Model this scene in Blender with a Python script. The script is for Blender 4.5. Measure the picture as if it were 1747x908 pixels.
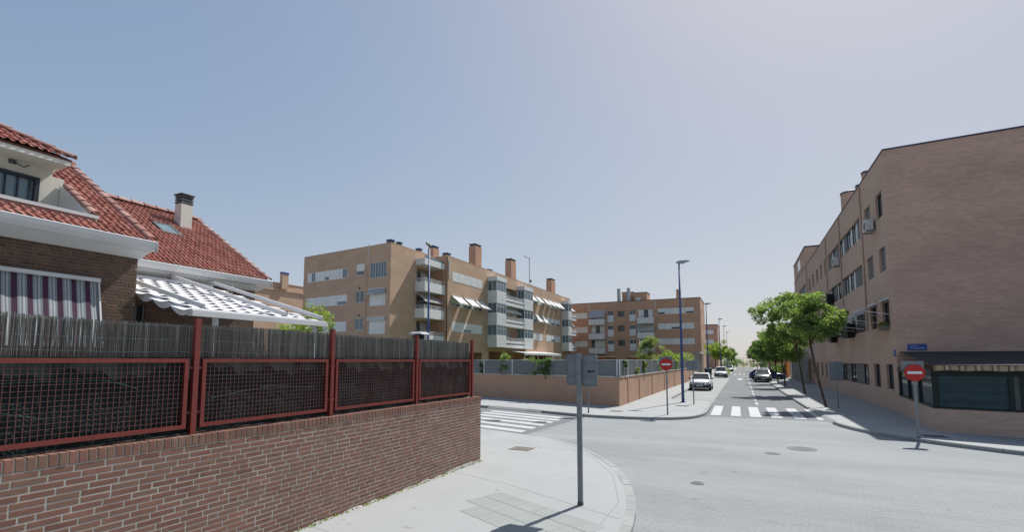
import bpy, math, random
import numpy as np
from mathutils import Vector, Matrix
R = math.radians
S = bpy.context.scene
for o in list(bpy.data.objects): bpy.data.objects.remove(o)
COL = S.collection

# ------------------------------------------------------------------ camera
cd = bpy.data.cameras.new('camera'); cam = bpy.data.objects.new('camera', cd); COL.objects.link(cam)
cam.location = (0, 0, 2.5); cam.rotation_euler = (R(94.9486), 0, R(25.6086))
cd.sensor_width = 36; cd.lens = 16.898; cd.shift_y = 0.0521
cd.clip_start = 0.05; cd.clip_end = 3000
S.camera = cam
# ------------------------------------------------------------------ sky, sun, exposure
SUN_EL, SUN_AZ = R(53), R(16.5)          # azimuth measured from +Y (up the street) towards +X
W = bpy.data.worlds.new('World'); S.world = W; W.use_nodes = True
wn = W.node_tree; wn.nodes.clear()
sky = wn.nodes.new('ShaderNodeTexSky'); sky.sky_type = 'NISHITA'; sky.sun_disc = False
sky.sun_elevation = SUN_EL; sky.sun_rotation = SUN_AZ
sky.altitude = 650; sky.air_density = 1.0; sky.dust_density = 1.6; sky.ozone_density = 3.0
hs = wn.nodes.new('ShaderNodeHueSaturation'); hs.inputs['Saturation'].default_value = 1.10
bg = wn.nodes.new('ShaderNodeBackground'); bg.inputs['Strength'].default_value = 0.15
wo = wn.nodes.new('ShaderNodeOutputWorld')
wn.links.new(sky.outputs[0], hs.inputs['Color']); tn = wn.nodes.new('ShaderNodeMixRGB'); tn.blend_type = 'MULTIPLY'; tn.inputs[0].default_value = 1; tn.inputs[2].default_value = (2.12, 1.86, 2.0, 1)
# film-like shoulder so that the sky towards the sun and the horizon does not burn out
v1 = wn.nodes.new('ShaderNodeVectorMath'); v1.operation = 'SCALE'; v1.inputs['Scale'].default_value = 0.20
v2 = wn.nodes.new('ShaderNodeVectorMath'); v2.operation = 'ADD'; v2.inputs[1].default_value = (1, 1, 1)
v3 = wn.nodes.new('ShaderNodeVectorMath'); v3.operation = 'DIVIDE'
wn.links.new(hs.outputs[0], tn.inputs[1]); wn.links.new(tn.outputs[0], v1.inputs[0]); wn.links.new(v1.outputs[0], v2.inputs[0])
wn.links.new(tn.outputs[0], v3.inputs[0]); wn.links.new(v2.outputs[0], v3.inputs[1]); wn.links.new(v3.outputs[0], bg.inputs[0]); wn.links.new(bg.outputs[0], wo.inputs[0])
sl = bpy.data.lights.new('sun', 'SUN'); sl.energy = 5.0; sl.angle = R(0.53); sl.color = (1.0, 0.97, 0.93)
sun = bpy.data.objects.new('sun', sl); COL.objects.link(sun)
tosun = Vector((math.sin(SUN_AZ)*math.cos(SUN_EL), math.cos(SUN_AZ)*math.cos(SUN_EL), math.sin(SUN_EL)))
sun.rotation_euler = tosun.to_track_quat('Z', 'Y').to_euler(); sun.location = (20, 80, 120)
vs = S.view_settings; vs.view_transform = 'Standard'; vs.look = 'None'; vs.exposure = 0.27; vs.gamma = 1.0
S.cycles.max_bounces = 6; S.cycles.diffuse_bounces = 3; S.cycles.transparent_max_bounces = 8

# ------------------------------------------------------------------ materials
class NT:
    def __init__(s, name):
        m = bpy.data.materials.new(name); m.use_nodes = True; s.m = m; s.t = m.node_tree; s.t.nodes.clear()
    def n(s, kind, **kw):
        nd = s.t.nodes.new('ShaderNode'+kind)
        for k, v in kw.items():
            if k in nd.inputs: s.put(nd.inputs[k], v)
            else: setattr(nd, k, v)
        return nd
    def put(s, sock, v):
        if isinstance(v, bpy.types.NodeSocket): s.t.links.new(v, sock)
        else: sock.default_value = v
    def math(s, op, a, b=0.0):
        nd = s.t.nodes.new('ShaderNodeMath'); nd.operation = op; s.put(nd.inputs[0], a); s.put(nd.inputs[1], b); return nd.outputs[0]
    def mix(s, f, a, b, mode='MIX'):
        nd = s.t.nodes.new('ShaderNodeMixRGB'); nd.blend_type = mode
        s.put(nd.inputs[0], f); s.put(nd.inputs[1], a); s.put(nd.inputs[2], b); return nd.outputs[0]
    def ramp(s, f, p0, p1, c0=(0,0,0,1), c1=(1,1,1,1)):
        nd = s.t.nodes.new('ShaderNodeValToRGB'); nd.color_ramp.elements[0].position = p0; nd.color_ramp.elements[1].position = p1
        nd.color_ramp.elements[0].color = c0; nd.color_ramp.elements[1].color = c1; s.put(nd.inputs[0], f); return nd.outputs[0]
    def pos(s): return s.n('NewGeometry').outputs['Position']
    def noise(s, scale, detail=4, rough=.55, vec=None, stretch=None):
        v = vec or s.pos()
        if stretch:
            mp = s.n('Mapping'); s.put(mp.inputs[0], v); mp.inputs['Scale'].default_value = stretch; v = mp.outputs[0]
        nd = s.n('TexNoise'); s.put(nd.inputs['Vector'], v); nd.inputs['Scale'].default_value = scale
        nd.inputs['Detail'].default_value = detail; nd.inputs['Roughness'].default_value = rough; return nd.outputs[0]
    def rnd(s):
        g = s.n('NewGeometry').outputs['Random Per Island']; o = s.n('ObjectInfo').outputs['Random']
        return s.math('FRACT', s.math('ADD', g, s.math('MULTIPLY', o, 7.31)))
    def out(s, shader): o = s.n('OutputMaterial'); s.t.links.new(shader, o.inputs[0]); return s.m
def c4(c): return (c[0], c[1], c[2], 1)
def mul(c, k): return tuple(min(1, x*k) for x in c)
MATS = {}
def mat(name, col, rough=.8, var=.12, vscale=3, vstretch=None, island=0, bump=0, bscale=60, metal=0, spec=.35, stain_or_sheen=None, stscale=1.2, stlim=(.55, .75), col2=None, ststretch=None, spots=None):
    t = NT(name); base = c4(col)
    f = t.ramp(t.noise(vscale, 5, stretch=vstretch), .3, .7)
    c = t.mix(f, c4(mul(col, 1-var)), c4(mul(col, 1+var)))
    if island:
        r = t.rnd()
        c = t.mix(1.0, c, t.ramp(r, 0, 1, c4((1-island,)*3), c4((1+island*.6,)*3)), 'MULTIPLY')
        if col2: c = t.mix(t.ramp(t.math('FRACT', t.math('MULTIPLY', r, 5.7)), .45, .9), c, c4(col2))
    if stain_or_sheen:
        c = t.mix(t.ramp(t.noise(stscale, 6, .6, stretch=ststretch), stlim[0], stlim[1]), c, c4(stain_or_sheen))
    if spots:
        c = t.mix(t.math('MULTIPLY', t.ramp(t.noise(spots[1], 2, .5), .70, .76), .55), c, c4(spots[0])); c = t.mix(t.math('MULTIPLY', t.ramp(t.noise(.45, 5, .7), .55, .8), .22), c, c4(spots[0]))
    p = t.n('BsdfPrincipled'); t.put(p.inputs['Base Color'], c); p.inputs['Roughness'].default_value = rough
    p.inputs['Metallic'].default_value = metal; p.inputs['Specular IOR Level'].default_value = spec
    if bump:
        b = t.n('Bump'); b.inputs['Strength'].default_value = bump; b.inputs['Distance'].default_value = .01
        t.put(b.inputs['Height'], t.noise(bscale, 4)); t.t.links.new(b.outputs[0], p.inputs['Normal'])
    MATS[name] = t.out(p.outputs[0]); return MATS[name]
def brickmat(name, col, mortar, bw=.25, bh=.066, size=.010, contrast=.25, rot=0, patch=.10):
    t = NT(name); sp = t.n('SeparateXYZ'); t.put(sp.inputs[0], t.pos())
    a = t.math('ADD', sp.outputs[0], sp.outputs[1]); cb = t.n('CombineXYZ'); t.put(cb.inputs[0], a); t.put(cb.inputs[1], sp.outputs[2])
    b = t.n('TexBrick'); t.put(b.inputs['Vector'], cb.outputs[0]); b.inputs['Scale'].default_value = 1
    b.inputs['Brick Width'].default_value = bw; b.inputs['Row Height'].default_value = bh; b.inputs['Mortar Size'].default_value = size
    b.inputs['Mortar Smooth'].default_value = .2
    b.inputs['Color1'].default_value = c4(mul(col, 1-contrast*.5)); b.inputs['Color2'].default_value = c4(mul(col, 1+contrast*.5)); b.inputs['Mortar'].default_value = c4(mortar)
    c = t.mix(1, b.outputs[0], t.ramp(t.noise(.35, 5, .65, stretch=(1, 1, 2.2)), .3, .7, c4((1-patch,)*3), c4((1+patch,)*3)), 'MULTIPLY')
    c = t.mix(1, c, t.ramp(t.noise(3.0, 3, .6, stretch=(.25, .25, 6)), .3, .7, c4((.93,)*3), c4((1.07,)*3)), 'MULTIPLY')
    p = t.n('BsdfPrincipled'); t.put(p.inputs['Base Color'], c); p.inputs['Roughness'].default_value = .9; p.inputs['Specular IOR Level'].default_value = .2
    bp = t.n('Bump'); bp.inputs['Strength'].default_value = .5; bp.inputs['Distance'].default_value = .006; bp.invert = True
    t.put(bp.inputs['Height'], b.outputs['Fac']); t.t.links.new(bp.outputs[0], p.inputs['Normal'])
    MATS[name] = t.out(p.outputs[0]); return MATS[name]
def leafmat(name, col, col2):
    t = NT(name); r = t.rnd(); c = t.mix(r, c4(col), c4(col2)); c = t.mix(1, c, t.ramp(t.noise(.9, 3), .3, .7, c4((.75,)*3), c4((1.2,)*3)), 'MULTIPLY')
    d = t.n('BsdfDiffuse'); t.put(d.inputs[0], c); tr = t.n('BsdfTranslucent'); t.put(tr.inputs[0], t.mix(1, c, c4((1.15, 1.3, .6)), 'MULTIPLY'))
    gl = t.n('BsdfGlossy'); gl.inputs['Roughness'].default_value = .45
    m1 = t.n('MixShader'); m1.inputs[0].default_value = .6; t.t.links.new(d.outputs[0], m1.inputs[1]); t.t.links.new(tr.outputs[0], m1.inputs[2])
    m2 = t.n('MixShader'); m2.inputs[0].default_value = .04; t.t.links.new(m1.outputs[0], m2.inputs[1]); t.t.links.new(gl.outputs[0], m2.inputs[2])
    MATS[name] = t.out(m2.outputs[0]); return MATS[name]
def stripemat(name, axis, period, bands, rough=.85):
    """bands: list of (start fraction, colour), constant steps across the period along one world axis"""
    t = NT(name); sp = t.n('SeparateXYZ'); t.put(sp.inputs[0], t.pos())
    f = t.math('FRACT', t.math('DIVIDE', sp.outputs[axis], period))
    nd = t.n('ValToRGB'); nd.color_ramp.interpolation = 'CONSTANT'; t.put(nd.inputs[0], f)
    while len(nd.color_ramp.elements) < len(bands): nd.color_ramp.elements.new(.5)
    for e, (p_, c_) in zip(nd.color_ramp.elements, bands): e.position = p_; e.color = c4(c_)
    c = t.mix(1, nd.outputs[0], t.ramp(t.noise(4), .3, .7, c4((.88,)*3), c4((1.08,)*3)), 'MULTIPLY')
    p = t.n('BsdfPrincipled'); t.put(p.inputs['Base Color'], c); p.inputs['Roughness'].default_value = rough
    MATS[name] = t.out(p.outputs[0]); return MATS[name]
def glassmat(name, col, rough=.08, var=.3):
    t = NT(name); c = t.mix(t.rnd(), c4(mul(col, 1-var)), c4(mul(col, 1+var)))
    p = t.n('BsdfPrincipled'); t.put(p.inputs['Base Color'], c); p.inputs['Roughness'].default_value = rough; p.inputs['Specular IOR Level'].default_value = .6
    MATS[name] = t.out(p.outputs[0]); return MATS[name]

mat('pavement', (.315, .325, .32), .9, .05, .6, stain_or_sheen=(.27, .28, .27), stscale=.55, stlim=(.55, .8), bump=.25, bscale=90, spots=((.17, .17, .16), 3.4))
mat('tactile', (.30, .315, .302), .92, .05, 2, island=.05, bump=.2, bscale=80)
mat('kerb', (.285, .295, .285), .9, .12, 3, island=.10, bump=.3, bscale=60)
mat('asphalt', (.158, .167, .173), .93, .10, .5, stain_or_sheen=(.19, .198, .20), stscale=1.0, stlim=(.5, .75), bump=.3, bscale=120, ststretch=(.8, .06, 1), spots=((.09, .095, .10), 1.8))
mat('bay_concrete', (.285, .30, .285), .92, .08, .5, stain_or_sheen=(.22, .235, .215), stscale=.8)
mat('paint_white', (.43, .44, .44), .75, .08, 2, stain_or_sheen=(.25, .26, .26), stscale=3, stlim=(.58, .72))
mat('paver', (.23, .243, .246), .92, .08, .35, island=.04, bump=.25, bscale=90, stain_or_sheen=(.272, .287, .287), stscale=1.1, stlim=(.42, .72), ststretch=(.10, .55, 1), spots=((.12, .125, .13), 2.6))
mat('earth', (.22, .19, .14), .95, .2, .5)
mat('lawn', (.07, .10, .03), .95, .3, 1.5, bump=.6, bscale=40)
mat('mortar', (.36, .345, .305), .95, .12, 4, stain_or_sheen=(.46, .445, .41), stscale=2.2, stlim=(.52, .8), bump=.4, bscale=90)
mat('brick_red', (.195, .098, .072), .9, .14, 6, island=.17, bump=.35, bscale=110, col2=(.18, .108, .078), stain_or_sheen=(.27, .20, .165), stscale=3.5, stlim=(.6, .9))
mat('mortar_house', (.21, .18, .15), .95, .1, 4)
mat('brick_house', (.13, .075, .05), .9, .15, 6, island=.28, bump=.3, bscale=90, col2=(.11, .075, .055))
mat('fence_red', (.155, .026, .020), .5, .15, 8, stain_or_sheen=(.11, .03, .022), stscale=9, spec=.45)
mat('mesh_red', (.15, .06, .055), .6, .15, 8)
mat('reed', (.29, .28, .25), .95, .18, 5, vstretch=(1, 1, .25), island=.6, col2=(.14, .14, .125))
mat('netting', (.008, .016, .015), .9, .4, 2.5, vstretch=(1, .5, 3), stain_or_sheen=(.02, .055, .055), stscale=1.6, stlim=(.6, .8))  # blue-green noise patches are wrinkle highlights painted into the cloth colour
mat('wire_green', (.03, .09, .07), .6)
mat('tile', (.37, .135, .10), .8, .14, 3, island=.22, bump=.2, bscale=60, col2=(.43, .20, .16))
mat('tile_cap', (.32, .17, .145), .85, .15, 3, island=.18, col2=(.40, .25, .21))
mat('roof_under', (.12, .05, .035), .95)
mat('white_paint', (.60, .61, .61), .5, .05, 2, stain_or_sheen=(.55, .56, .54), stscale=1.5)
mat('cream', (.62, .60, .53), .9, .05, 1, stain_or_sheen=(.52, .50, .44), stscale=.8)
mat('white_wall', (.60, .62, .61), .85, .06, 2)
mat('shutter_white', (.74, .75, .74), .6, .05, 3, island=.08)
mat('shutter_grey', (.125, .135, .145), .6, .1, 3, island=.15)
mat('alu', (.66, .67, .68), .45, .06, 4, spec=.5)
mat('panel_white', (.68, .69, .69), .6, .06, 2, stain_or_sheen=(.56, .57, .56), stscale=1.0)
mat('awning_white', (.58, .58, .57), .85, .07, 3)
mat('pergola_cloth', (.62, .62, .64), .8, .05, 4, island=.06)
mat('pergola_dark', (.33, .31, .42), .9, .2, 4)
mat('dark_iron', (.016, .025, .035), .5, .2, 5)
mat('wire_grey', (.30, .315, .325), .5, .1, 4)
mat('black', (.012, .012, .013), .6)
mat('sign_grey', (.19, .215, .23), .5, .08, 4, stain_or_sheen=(.15, .17, .18), stscale=5, metal=.2)
mat('galvanised', (.20, .22, .23), .5, .12, 6, metal=.35, stain_or_sheen=(.15, .16, .165), stscale=8)
mat('sign_red', (.42, .018, .016), .4, .06, 5)
mat('sign_white', (.68, .68, .66), .45, .05, 5)
mat('lamp_blue', (.03, .065, .185), .45, .1, 4, spec=.5)
mat('lamp_grey', (.33, .35, .36), .45, .08, 4)
mat('plate_blue', (.025, .07, .26), .5, .08, 6)
mat('roof_edge', (.045, .05, .085), .6)
mat('plate_text', (.22, .28, .46), .6)
mat('metal_dark', (.10, .105, .11), .6, .15, 6, metal=.3)
mat('grate', (.17, .145, .125), .8, .2, 12)
mat('wood_bark', (.085, .065, .045), .95, .25, 8, vstretch=(1, 1, .2), bump=.5, bscale=60)
mat('lowwall', (.45, .285, .195), .92, .07, .7, stain_or_sheen=(.35, .245, .18), stscale=.6, bump=.2, bscale=60)
mat('coping', (.34, .33, .31), .9, .1, 2)
mat('screening', (.18, .195, .20), .85, .12, 1.2, vstretch=(1, 1, 4), stain_or_sheen=(.12, .135, .135), stscale=1.0)
mat('teal_blind', (.030, .068, .080), .6, .12, 3, island=.35)
mat('green_frame', (.006, .018, .017), .55, .2, 5)
mat('canopy_dark', (.018, .018, .022), .9, .2, 3)
mat('ac_white', (.52, .53, .52), .6, .08, 4)
mat('car_white', (.72, .73, .73), .25, .02, 2, spec=.6)
mat('car_silver', (.17, .20, .205), .3, .03, 2, metal=.5, spec=.6)
mat('car_blue', (.012, .018, .11), .25, .03, 2, spec=.6)
mat('car_dark', (.03, .034, .04), .35, .05, 2)
mat('tyre', (.014, .014, .015), .85)
mat('rim', (.30, .31, .32), .4, metal=.6)
mat('light_glass', (.42, .44, .46), .2, .1, 20, spec=.7)
mat('plate_white', (.55, .55, .53), .5)
mat('bin_green', (.012, .02, .022), .6)
mat('orange_wall', (.50, .20, .06), .9, .1, 1)
mat('flue', (.40, .42, .44), .5, .08, 3)
mat('flower', (.30, .06, .05), .8, .3, 20)
brickmat('facade_light', (.50, .335, .23), (.50, .38, .285), contrast=.12)
brickmat('facade_orange', (.49, .285, .19), (.48, .325, .24), contrast=.14)
brickmat('facade_right', (.49, .345, .27), (.49, .38, .32), contrast=.16, patch=.07)
brickmat('facade_end', (.50, .325, .25), (.48, .35, .285), contrast=.22, patch=.13)
brickmat('return_brick', (.185, .088, .066), (.36, .345, .32), contrast=.4)
leafmat('leaf_street', (.16, .235, .075), (.29, .37, .14))
leafmat('leaf_dark', (.085, .155, .05), (.16, .24, .08))
leafmat('leaf_olive', (.22, .26, .13), (.33, .37, .20))
leafmat('leaf_yellow', (.17, .27, .05), (.32, .36, .08))
glassmat('glass', (.035, .05, .06)); glassmat('glass_sky', (.12, .17, .20), .1); glassmat('car_glass', (.02, .028, .034), .05)
stripemat('stripes_purple', 1, .20, [(0, (.22, .245, .265)), (.13, (.36, .38, .39)), (.22, (.16, .185, .205)), (.34, (.37, .39, .39)), (.46, (.19, .215, .235)), (.62, (.055, .018, .04))])
stripemat('stripes_beige', 0, .36, [(0, (.34, .26, .16)), (.45, (.14, .085, .05)), (.6, (.42, .34, .24)), (.8, (.22, .14, .08))])
stripemat('stripes_grey', 1, .3, [(0, (.30, .31, .33)), (.5, (.42, .43, .45))])
stripemat('stripes_brown', 1, .25, [(0, (.33, .31, .28)), (.5, (.45, .44, .42))])

# ------------------------------------------------------------------ mesh helpers
class Fr:
    """facade frame: origin, direction along the facade, outward normal"""
    def __init__(s, o, u, n): s.o = Vector((o[0], o[1], 0)); s.u = Vector((u[0], u[1], 0)).normalized(); s.n = Vector((n[0], n[1], 0)).normalized()
    def p(s, a, z, d=0): v = s.o + s.u*a + s.n*d; return (v.x, v.y, z)
class MB:
    def __init__(s): s.v = []; s.f = []
    def add(s, vs, fs):
        k = len(s.v); s.v += [tuple(v) for v in vs]; s.f += [tuple(i+k for i in f) for f in fs]; return s
    BF = ((0,3,2,1), (4,5,6,7), (0,1,5,4), (1,2,6,5), (2,3,7,6), (3,0,4,7))
    def hexa(s, b, t): return s.add(list(b)+list(t), s.BF)
    def box(s, x0, x1, y0, y1, z0, z1):
        return s.hexa([(x0,y0,z0),(x1,y0,z0),(x1,y1,z0),(x0,y1,z0)], [(x0,y0,z1),(x1,y0,z1),(x1,y1,z1),(x0,y1,z1)])
    def fb(s, F, a0, a1, z0, z1, d0, d1):
        return s.hexa([F.p(a0,z0,d0),F.p(a1,z0,d0),F.p(a1,z0,d1),F.p(a0,z0,d1)], [F.p(a0,z1,d0),F.p(a1,z1,d0),F.p(a1,z1,d1),F.p(a0,z1,d1)])
    def quad(s, a, b, c, d): return s.add([a,b,c,d], [(0,1,2,3)])
    def prism(s, poly, z0, z1):
        n = len(poly); return s.add([(p[0],p[1],z0) for p in poly]+[(p[0],p[1],z1) for p in poly],
            [tuple(range(n-1,-1,-1)), tuple(range(n,2*n))]+[(i,(i+1)%n,(i+1)%n+n,i+n) for i in range(n)])
    def tube(s, pts, rad, n=8, cap=True):
        pts = [Vector(p) for p in pts]; rad = rad if hasattr(rad, '__len__') else [rad]*len(pts); k = len(s.v); ref = None
        for i, p in enumerate(pts):
            t = (pts[min(i+1,len(pts)-1)]-pts[max(i-1,0)]).normalized()
            if ref is None: ref = t.orthogonal().normalized()
            ref = (ref - t*ref.dot(t)).normalized(); b = t.cross(ref)
            for j in range(n):
                a = 2*math.pi*j/n; s.v.append(tuple(p+(ref*math.cos(a)+b*math.sin(a))*rad[i]))
        for i in range(len(pts)-1):
            for j in range(n): s.f.append((k+i*n+j, k+i*n+(j+1)%n, k+(i+1)*n+(j+1)%n, k+(i+1)*n+j))
        if cap: s.f.append(tuple(k+j for j in range(n-1,-1,-1))); s.f.append(tuple(k+(len(pts)-1)*n+j for j in range(n)))
        return s
    def bar(s, a, b, w, h=None):
        """square bar between two points"""
        a = Vector(a); b = Vector(b); h = h or w; t = (b-a).normalized()
        sd = t.cross(Vector((0,0,1))); sd = sd.normalized() if sd.length > 1e-4 else Vector((1,0,0)); up = sd.cross(t)
        q = lambda p: [p-sd*w/2-up*h/2, p+sd*w/2-up*h/2, p+sd*w/2+up*h/2, p-sd*w/2+up*h/2]
        return s.hexa(q(a), q(b))
    def lathe(s, prof, c=(0,0,0), axis='z', n=16):
        k = len(s.v)
        for r, h in prof:
            for j in range(n):
                a = 2*math.pi*j/n; x, y = r*math.cos(a), r*math.sin(a)
                s.v.append((c[0]+x, c[1]+y, c[2]+h) if axis == 'z' else ((c[0]+h, c[1]+x, c[2]+y) if axis == 'x' else (c[0]+x, c[1]+h, c[2]+y)))
        for i in range(len(prof)-1):
            for j in range(n): s.f.append((k+i*n+j, k+i*n+(j+1)%n, k+(i+1)*n+(j+1)%n, k+(i+1)*n+j))
        s.f.append(tuple(k+j for j in range(n-1,-1,-1))); s.f.append(tuple(k+(len(prof)-1)*n+j for j in range(n))); return s
    def mesh(s, name, m, smooth=False):
        me = bpy.data.meshes.new(name); me.from_pydata(s.v, [], s.f); me.update()
        me.materials.append(MATS[m])
        if smooth: me.polygons.foreach_set('use_smooth', [True]*len(me.polygons))
        return me
    def build(s, name, m, parent=None, smooth=False, kind=None): return place(s.mesh(name, m, smooth), name, parent, kind=kind)
def place(me, name, parent=None, loc=(0,0,0), rot=(0,0,0), kind=None, local=False):
    o = bpy.data.objects.new(name, me); COL.objects.link(o); o.location = loc; o.rotation_euler = rot
    if parent is not None:
        o.parent = parent
        if not local and parent.type == 'EMPTY': o.matrix_parent_inverse = Matrix.Translation(parent.location).inverted()
    if kind: o['kind'] = kind
    return o
def tag(o, label, cat, group=None):
    o['label'] = label; o['category'] = cat
    if group: o['group'] = group
    return o
def thing(name, label, cat, loc=(0,0,0), group=None):
    o = bpy.data.objects.new(name, None); COL.objects.link(o); o.location = loc; o.empty_display_size = .2
    return tag(o, label, cat, group)
def copy_tree(o, parent=None):
    c = o.copy(); COL.objects.link(c); c.parent = parent
    for ch in o.children: copy_tree(ch, c)
    return c
def wall_holes(mb, F, a0, a1, z0, z1, holes, depth=.2, d=0):
    A = sorted({a0, a1, *[h[0] for h in holes], *[h[1] for h in holes]}); Z = sorted({z0, z1, *[h[2] for h in holes], *[h[3] for h in holes]})
    A = [a for a in A if a0 <= a <= a1]; Z = [z for z in Z if z0 <= z <= z1]
    for i in range(len(A)-1):
        for j in range(len(Z)-1):
            ca, cz = (A[i]+A[i+1])/2, (Z[j]+Z[j+1])/2
            if any(h[0] < ca < h[1] and h[2] < cz < h[3] for h in holes): continue
            mb.quad(F.p(A[i],Z[j],d), F.p(A[i+1],Z[j],d), F.p(A[i+1],Z[j+1],d), F.p(A[i],Z[j+1],d))
    for h in holes:
        e = d-depth; b, c, z, w = h[:4]
        mb.quad(F.p(b,z,d),F.p(b,z,e),F.p(b,w,e),F.p(b,w,d)); mb.quad(F.p(c,z,e),F.p(c,z,d),F.p(c,w,d),F.p(c,w,e))
        mb.quad(F.p(b,z,d),F.p(c,z,d),F.p(c,z,e),F.p(b,z,e)); mb.quad(F.p(b,w,e),F.p(c,w,e),F.p(c,w,d),F.p(b,w,d))
    return mb
def shutter_mesh(F, a0, a1, z0, z1, d, m, parent, slats=True):
    mb = MB(); mb.fb(F, a0, a1, z0, z1, d-.03, d)
    if slats:
        n = max(3, int((z1-z0)/.11))
        for k in range(n):
            z = z0+(z1-z0)*k/n; mb.fb(F, a0+.01, a1-.01, z+.004, z+(z1-z0)/n*.80, d, d+.012)
    return mb.build('shutter', m, parent)
def window(bld, F, a0, a1, z0, z1, bays, frame='alu', glass='glass', depth=.18, d=0, fw=.05, sill=None):
    """bays: list of (relative width, kind): g glass, s white shutter, k grey shutter, h half shutter, p blank panel"""
    mb = MB(); e0, e1 = d-depth+.01, d-depth+.07
    mb.fb(F, a0, a1, z1-fw, z1, e0, e1); mb.fb(F, a0, a1, z0, z0+fw, e0, e1)
    tot = sum(b[0] for b in bays); a = a0; cells = []
    for w, k in bays:
        aw = (a1-a0)*w/tot; cells.append((a, a+aw, k)); a += aw
    mb.fb(F, a0, a0+fw, z0+fw, z1-fw, e0, e1); mb.fb(F, a1-fw, a1, z0+fw, z1-fw, e0, e1)
    for c in cells[1:]: mb.fb(F, c[0]-fw*.5, c[0]+fw*.5, z0+fw, z1-fw, e0, e1)
    if sill: mb.fb(F, a0-.05, a1+.05, z0-.05, z0, e0, d+.06)
    w = mb.build('window', frame, bld)
    pm = MB(); pm.fb(F, a0+fw*.6, a1-fw*.6, z0+fw*.6, z1-fw*.6, e0+.005, e0+.02); pm.build('pane', glass, w)
    for b0, b1, k in cells:
        x0, x1 = b0+fw*.5+.01, b1-fw*.5-.01
        if k == 's': shutter_mesh(F, x0, x1, z0+fw, z1-fw, e1-.005, 'shutter_white', w)
        elif k == 'k': shutter_mesh(F, x0, x1, z0+fw, z1-fw, e1-.005, 'shutter_grey', w)
        elif k == 'h': shutter_mesh(F, x0, x1, z0+(z1-z0)*.35, z1-fw, e1-.005, 'shutter_white', w)
        elif k == 'q': shutter_mesh(F, x0, x1, z0+(z1-z0)*.7, z1-fw, e1-.005, 'shutter_white', w)
        elif k == 'p':
            q = MB(); q.fb(F, x0, x1, z0+fw, z1-fw, e1-.03, e1-.005); q.build('panel', 'panel_white', w)
        elif k == 'g':
            q = MB(); m_ = (x0+x1)/2; q.fb(F, m_-.02, m_+.02, z0+fw, z1-fw, e1-.05, e1-.008); q.build('mullion', frame, w)
    return w
def toldo(bld, F, a0, a1, zt, out=.9, drop=.75, m='awning_white', d=.03):
    """small sloping window awning with two arms and a valance"""
    mb = MB(); n = 5
    top = [F.p(a0+(a1-a0)*i/n, zt, d) for i in range(n+1)]; low = [F.p(a0+(a1-a0)*i/n, zt-drop-(.03 if i % 2 else 0), d+out) for i in range(n+1)]
    for i in range(n):
        t0, t1, l0, l1 = top[i], top[i+1], low[i], low[i+1]; dn = lambda p: (p[0], p[1], p[2]-.015)
        mb.hexa([dn(t0), dn(t1), dn(l1), dn(l0)], [t0, t1, l1, l0])
    mb.fb(F, a0, a1, zt-drop-.16, zt-drop-.035, d+out, d+out+.012)
    o = mb.build('awning', m, bld)
    ar = MB()
    for a in (a0+.05, a1-.05): ar.bar(F.p(a, zt-drop-.25, d), F.p(a, zt-drop-.04, d+out), .025)
    ar.fb(F, a0-.03, a1+.03, zt+.005, zt+.07, 0.0, .09); ar.build('awning_arm', 'alu', o)
    return o
rng = random.Random(7)

# ------------------------------------------------------------------ ground, road, pavements
def sheet(name, poly, z, m, kind='structure', parent=None):
    mb = MB(); mb.add([(p[0], p[1], z) for p in poly], [tuple(range(len(poly)))]); return mb.build(name, m, parent, kind=kind)
sheet('ground', [(-900,-700),(900,-700),(900,1500),(-900,1500)], -.03, 'earth')
road = sheet('road', [(-60,-40),(80,-40),(80,185),(-60,185)], 0, 'asphalt')

def offset(poly, w):
    out = []
    for i, p in enumerate(poly):
        a = Vector(poly[max(i-1,0)]); b = Vector(poly[min(i+1,len(poly)-1)]); t = (b-a).normalized(); out.append((p[0]-t.y*w, p[1]+t.x*w))
    return out
def resample(poly, step):
    P = [Vector(p) for p in poly]; L = [0]
    for a, b in zip(P, P[1:]): L.append(L[-1]+(b-a).length)
    n = max(1, round(L[-1]/step)); out = []
    for k in range(n+1):
        s = L[-1]*k/n; i = 0
        while i < len(L)-2 and L[i+1] < s: i += 1
        f = (s-L[i])/max(1e-9, L[i+1]-L[i]); out.append(P[i].lerp(P[i+1], f))
    return [(p.x, p.y) for p in out]
def smooth(poly, it=2):
    for _ in range(it):
        q = [poly[0]]
        for a, b in zip(poly, poly[1:]): q += [(a[0]*.75+b[0]*.25, a[1]*.75+b[1]*.25), (a[0]*.25+b[0]*.75, a[1]*.25+b[1]*.75)]
        q.append(poly[-1]); poly = q
    return poly
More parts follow.
